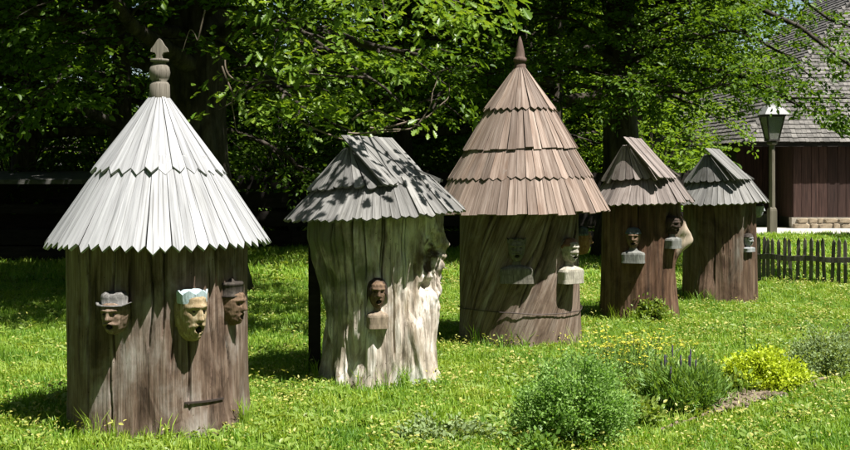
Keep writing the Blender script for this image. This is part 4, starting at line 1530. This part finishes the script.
GP = 'plants of the herb bed'
herb('rue_bush', 'large feathery blue green rue bush at the front of the bed', 'bush', 577, 6.8, .76, .50, 1500, 16, .020, M['rue'], 401, clump=.028, group=GP)
lav = herb('lavender_bush', 'narrow leaved green bush with violet flower spikes', 'bush', 683, 7.72, .60, .29, 900, 12, .055, M['herb'], 402, proto=SLIM, clump=.03, up=1.1, group=GP)
herb('marjoram_bush', 'bright lime yellow rounded bush in the middle of the bed', 'bush', 765, 8.42, .60, .26, 1300, 12, .026, M['lime'], 403, clump=.026, group=GP)
herb('sage_bush', 'pale grey green feathery bush at the right of the bed', 'bush', 826, 9.0, .60, .31, 700, 14, .024, M['sage'], 404, clump=.036, group=GP)
herb('sage_bush', 'grey green plant cut by the right edge of the picture', 'bush', 866, 9.5, .6, .34, 500, 14, .024, M['sage'], 405, clump=.036, group=GP)
herb('leafy_herb', 'small broad leaved pale green plant left of the lime bush', 'plant', 738, 8.25, .24, .10, 60, 5, .05, M['weed'], 406, proto=LEAF, clump=.03, group=GP, nstem=12)
herb('leafy_herb', 'low light green sprig between the rue and the lavender', 'plant', 640, 7.2, .3, .15, 80, 6, .04, M['weed'], 407, proto=LEAF, clump=.03, group=GP, nstem=12)
herb('weed_clump', 'bright green weed at the foot of the reddish hive', 'plant', 650, 12.1, .42, .22, 160, 10, .04, M['weed'], 408, proto=LEAF, clump=.03, nstem=20)
herb('weed_clump', 'pale green ground weed in the foreground lawn at the bottom', 'plant', 445, 6.85, .60, .075, 170, 7, .036, M['sage'], 409, proto=LEAF, clump=.03, nstem=12)
herb('weed_clump', 'light herb sprigs at the bottom edge before the rue bush', 'plant', 535, 6.5, .34, .10, 120, 7, .035, M['herb'], 410, clump=.025, nstem=12)
rg = np.random.default_rng(9)
for i in range(11):                          # violet spikes of the lavender
    b = MB()
    x, y = rg.normal(.0, .13), rg.normal(.05, .10)
    top = rg.uniform(.30, .38)
    b.tube([(x * .5, y * .5, .1), (x * .9, y, top * .7), (x, y, top - .05)], [.003, .003, .002], 4, cap=False)
    st = b.build('flower_stalk', M['stem'], lav)
    b = MB()
    b.tube([(x, y, top - .08), (x, y, top - .045), (x, y, top - .01), (x, y, top)], [.003, .006, .005, .002], 6)
    b.build('flower_spike', M['pflower'], st)
# tall single stem
ts = thing('tall_herb_stem', 'single tall thin leafy stem rising behind the lime bush', 'plant', ((745 - 425) / F * 8.6, 8.6, 0))
b = MB()
b.tube([(0, 0, 0), (.005, 0, .25), (0, .01, .52)], [.006, .005, .002], 5)
b.build('stem', M['stem'], ts)
k = 60
tt = rg.random(k)
pos = np.stack([rg.normal(0, .012, k), rg.normal(0, .012, k), .12 + .42 * tt], 1)
an = rg.uniform(0, 6.28, k)
v, f = scatter_leaves(pos, np.stack([np.cos(an), np.sin(an), .3 + 0 * an], 1), np.array([0, 0, 1.0]) + rg.normal(0, .3, (k, 3)), rg.uniform(.02, .04, k), OVAL)
kind(link('foliage', fast_mesh('foliage', v, f, M['herb']), ts), 'stuff')
# yellow flowering plants behind the rue
for j, (px, d, lab) in enumerate(((600, 8.5, 'behind the rue bush'), (632, 8.9, 'nearest the foot of the pointed roofed hive'), (650, 8.35, 'between rue and lavender bushes'))):
    t = thing('yellow_umbel_plant', 'loose plant with small yellow flower heads ' + lab, 'plant', ((px - 425) / F * d, d, 0), GP)
    b = MB()
    heads = []
    for i in range(34):
        x, y, h = rg.normal(0, .16), rg.normal(0, .12), rg.uniform(.16, .36)
        b.tube([(x * .3, y * .3, 0), (x * .8, y * .8, h * .7), (x, y, h)], [.003, .003, .002], 4, cap=False)
        for q in range(7):
            heads.append((x + rg.normal(0, .016), y + rg.normal(0, .016), h + rg.normal(0, .006)))
    b.build('stem', M['stem'], t)
    hd = np.array(heads)
    an = rg.uniform(0, 6.28, len(hd))
    v, f = scatter_leaves(hd, np.stack([np.cos(an), np.sin(an), .2 + 0 * an], 1), np.array([0, 0, 1.0]) + rg.normal(0, .3, hd.shape), rg.uniform(.020, .032, len(hd)), OVAL)
    kind(link('flowers', fast_mesh('flowers', v, f, M['yflower']), t), 'stuff')
    k = 500
    pos = rg.normal(0, 1, (k, 3)) * np.array([.17, .13, 0]) + np.stack([np.zeros(k), np.zeros(k), rg.uniform(.02, .24, k)], 1)
    v, f = scatter_leaves(pos, rg.normal(0, 1, (k, 3)) + np.array([0, 0, 1.0]), rg.normal(0, 1, (k, 3)), rg.uniform(.03, .06, k), SLIM)
    kind(link('foliage', fast_mesh('foliage', v, f, M['herb']), t), 'stuff')


# ------------------------------------------------------------------ grass and litter (uncountable)
def tuft(name, nb, hmin, hmax, wd, spread, m, seed, bend=.5):
    rg = np.random.default_rng(seed)
    b = MB()
    for i in range(nb):
        a = rg.uniform(0, 6.283)
        r = spread * math.sqrt(rg.random())
        x, y = r * math.cos(a), r * math.sin(a)
        da = rg.uniform(0, 6.283)
        h = rg.uniform(hmin, hmax)
        bd = bend * h * rg.uniform(.2, 1.1)
        w = wd * rg.uniform(.7, 1.3)
        sx, sy = -math.sin(da) * w, math.cos(da) * w
        cx, cy = math.cos(da) * bd, math.sin(da) * bd
        b.add([(x - sx, y - sy, -.01), (x + sx, y + sy, -.01), (x + cx * .35 + sx * .8, y + cy * .35 + sy * .8, h * .6), (x + cx * .35 - sx * .8, y + cy * .35 - sy * .8, h * .6), (x + cx, y + cy, h)],
              [(0, 1, 2, 3), (3, 2, 4)])
    return bpy.data.objects.new(name, b.mesh(name, m))


def broad(name, nb, size, m, seed, z=.03):
    rg = np.random.default_rng(seed)
    an = rg.uniform(0, 6.283, nb)
    r = rg.uniform(0, .05, nb)
    pos = np.stack([r * np.cos(an), r * np.sin(an), rg.uniform(.3, 1.2, nb) * z], 1)
    v, f = scatter_leaves(pos, np.stack([np.cos(an), np.sin(an), rg.uniform(-.1, .6, nb)], 1), np.array([0, 0, 1.0]) + rg.normal(0, .4, (nb, 3)), size * rg.uniform(.6, 1.2, nb), LEAF)
    return bpy.data.objects.new(name, fast_mesh(name, v, f, m))


def scatter_object(name, label, pts, rot, scl, objs, m):
    """one uncountable ground cover: points with rotation and scale carry the pieces"""
    col = bpy.data.collections.new(name + '_pieces')
    for o in objs:
        col.objects.link(o)
    me = bpy.data.meshes.new(name)
    me.vertices.add(len(pts))
    me.vertices.foreach_set('co', np.asarray(pts, np.float32).ravel())
    a = me.attributes.new('rotv', 'FLOAT_VECTOR', 'POINT')
    a.data.foreach_set('vector', np.asarray(rot, np.float32).ravel())
    a = me.attributes.new('sclv', 'FLOAT', 'POINT')
    a.data.foreach_set('value', np.asarray(scl, np.float32).ravel())
    me.materials.append(m)
    o = link(name, me)
    ng = bpy.data.node_groups.new(name, 'GeometryNodeTree')
    ng.interface.new_socket('Geometry', in_out='INPUT', socket_type='NodeSocketGeometry')
    ng.interface.new_socket('Geometry', in_out='OUTPUT', socket_type='NodeSocketGeometry')
    N, L = ng.nodes, ng.links
    gi, go = N.new('NodeGroupInput'), N.new('NodeGroupOutput')
    ip = N.new('GeometryNodeInstanceOnPoints')
    ci = N.new('GeometryNodeCollectionInfo')
    ci.inputs['Collection'].default_value = col
    ci.inputs['Separate Children'].default_value = True
    ci.inputs['Reset Children'].default_value = True
    ip.inputs['Pick Instance'].default_value = True
    ar = N.new('GeometryNodeInputNamedAttribute'); ar.data_type = 'FLOAT_VECTOR'; ar.inputs[0].default_value = 'rotv'
    as_ = N.new('GeometryNodeInputNamedAttribute'); as_.data_type = 'FLOAT'; as_.inputs[0].default_value = 'sclv'
    er = N.new('FunctionNodeEulerToRotation')
    L.new(gi.outputs[0], ip.inputs['Points'])
    L.new(ci.outputs[0], ip.inputs['Instance'])
    L.new(ar.outputs[0], er.inputs[0])
    L.new(er.outputs[0], ip.inputs['Rotation'])
    L.new(as_.outputs[0], ip.inputs['Scale'])
    L.new(ip.outputs[0], go.inputs[0])
    md = o.modifiers.new('pieces', 'NODES')
    md.node_group = ng
    kind(o, 'stuff')
    o['label'] = label
    return o


hives_xy = [(-1.669, 7.42, .50), (-0.372, 8.95, .40), (0.875, 10.87, .47), (2.279, 12.45, .34), (3.501, 14.05, .36)]
bedv = np.array(bed)


def ok_pt(x, y):
    for hx, hy, hr in hives_xy:
        if (x - hx) ** 2 + (y - hy) ** 2 < hr * hr:
            return False
    return True


def soil_dist(x, y):
    d = 9.
    for (a, c) in zip(bedv[:-1], bedv[1:]):
        e = c - a
        t = np.clip(((x - a[0]) * e[0] + (y - a[1]) * e[1]) / (e @ e), 0, 1)
        d = min(d, math.hypot(x - a[0] - t * e[0], y - a[1] - t * e[1]))
    return d


def lawn_points(dens, d0, d1, rg, soil_keep=.30, wide=.55, hole=None):
    n = int(dens * wide * 2 * (d1 * d1 - d0 * d0) / 2)
    d = np.sqrt(rg.uniform(d0 * d0, d1 * d1, n))
    x = rg.uniform(-wide, wide, n) * d
    out = []
    for xx, yy in zip(x, d):
        if not ok_pt(xx, yy):
            continue
        if 5.5 < yy < 10.5 and xx > .4 and 7.6 < yy < 8.4 and soil_dist(xx, yy) < .12 and rg.random() > soil_keep:
            continue
        if yy > 26.8 and xx > 6:
            continue
        if hole and not hole(xx, yy):
            continue
        out.append((xx, yy, ground_z(xx, yy) if yy < 26 else 0))
    return np.array(out)


rg = np.random.default_rng(77)
short = [tuft('tuft_a', 26, .025, .070, .0026, .075, M['grass'], 1, .7), tuft('tuft_b', 24, .025, .082, .0027, .08, M['grass'], 2, .8), tuft('tuft_c', 24, .03, .062, .0028, .085, M['grass'], 3, .9), broad('tuft_d', 10, .045, M['weed'], 4), tuft('tuft_e', 26, .02, .06, .0028, .08, M['grass'], 5, 1.0)]
pts = np.concatenate([lawn_points(230, 5.6, 10, rg), lawn_points(130, 10, 16, rg)])
k = len(pts)
scatter_object('lawn_grass', 'short green lawn grass around the hives', pts, np.stack([np.zeros(k), np.zeros(k), rg.uniform(0, 6.28, k)], 1) + rg.normal(0, .12, (k, 3)), rg.uniform(.7, 1.25, k), short, M['grass'])
farb = [tuft('tuft_far_a', 26, .04, .11, .006, .14, M['grass'], 11, .8), tuft('tuft_far_b', 24, .04, .12, .006, .15, M['grass'], 12, .9), broad('tuft_far_c', 12, .07, M['weed'], 13)]
pts = lawn_points(38, 16, 28.5, rg)
k = len(pts)
scatter_object('far_grass', 'green lawn grass behind the hives', pts, np.stack([np.zeros(k), np.zeros(k), rg.uniform(0, 6.28, k)], 1), rg.uniform(.8, 1.4, k), farb, M['grass'])
# longer grass against the feet of the hives and along the bed
tall = [tuft('tall_tuft_a', 16, .10, .24, .0035, .05, M['grass'], 21, .6), tuft('tall_tuft_b', 14, .08, .20, .0035, .06, M['grass'], 22, .9)]
pts = []
for hx, hy, hr in hives_xy:
    for i in range(26):
        a = rg.uniform(0, 6.28)
        r = hr + rg.uniform(.06, .16)
        pts.append((hx + r * math.cos(a), hy + r * math.sin(a), 0))
for i in range(90):
    d = math.sqrt(rg.uniform(36, 400))
    x = rg.uniform(-.38, .38) * d
    if ok_pt(x, d):
        pts.append((x, d, 0))
pts = np.array(pts)
k = len(pts)
scatter_object('long_grass', 'longer grass tufts around the feet of the hives', pts, np.stack([np.zeros(k), np.zeros(k), rg.uniform(0, 6.28, k)], 1), rg.uniform(.4, 1.0, k), tall, M['grass'])
# yellowed leaves lying in the lawn, gathered in drifts
lit = [broad('litter_a', 4, .024, M['dry'], 31, .06), broad('litter_b', 3, .028, M['dry'], 32, .07), broad('litter_c', 5, .022, M['dry'], 33, .06)]
pts = lawn_points(120, 5.6, 20, rg, hole=lambda x, y: (nz(x * 1.3, y * 1.3, 9) + .5 * nz(x * 4, y * 4, 2) > .02 and not (x < -1.2 and y > 8.5)) or rg.random() < .10)
k = len(pts)
pts[:, 2] += .025
scatter_object('leaf_litter', 'small yellowed leaves strewn over the lawn', pts, np.stack([np.zeros(k), np.zeros(k), rg.uniform(0, 6.28, k)], 1) + rg.normal(0, .3, (k, 3)), rg.uniform(.6, 1.2, k), lit, M['dry'])

# crumbs of soil and small pebbles on the bare patch
def clod(name, r, seed, m):
    bb = MB()
    ellip(bb, (0, 0, 0), (r, r * .8, r * .55), 8, 5)
    bb.v = [(x * (1 + .5 * nz(x * 70, y * 70, seed)), y * (1 + .5 * nz(x * 60, z * 70, seed + 3)), z) for x, y, z in bb.v]
    return bpy.data.objects.new(name, bb.mesh(name, m))


cl = [clod('clod_a', .016, 1, M['soil']), clod('clod_b', .024, 5, M['soil']), clod('clod_c', .012, 9, M['fieldstone']), clod('clod_d', .03, 13, M['soil'])]
pts = []
for (x, y, w) in fine:
    for q in range(int(130 * w)):
        e = rg.uniform(-1.5, 1.1) * (w + .03)
        pts.append((x + .7 * e + rg.normal(0, .03), y - .7 * e + rg.normal(0, .03), .035))
pts = np.array(pts)
k = len(pts)
scatter_object('soil_crumbs', 'crumbs of soil and pebbles on the bare patch of the herb bed', pts, rg.uniform(0, 6.28, (k, 3)), rg.uniform(.4, 1.3, k), cl, M['soil'])
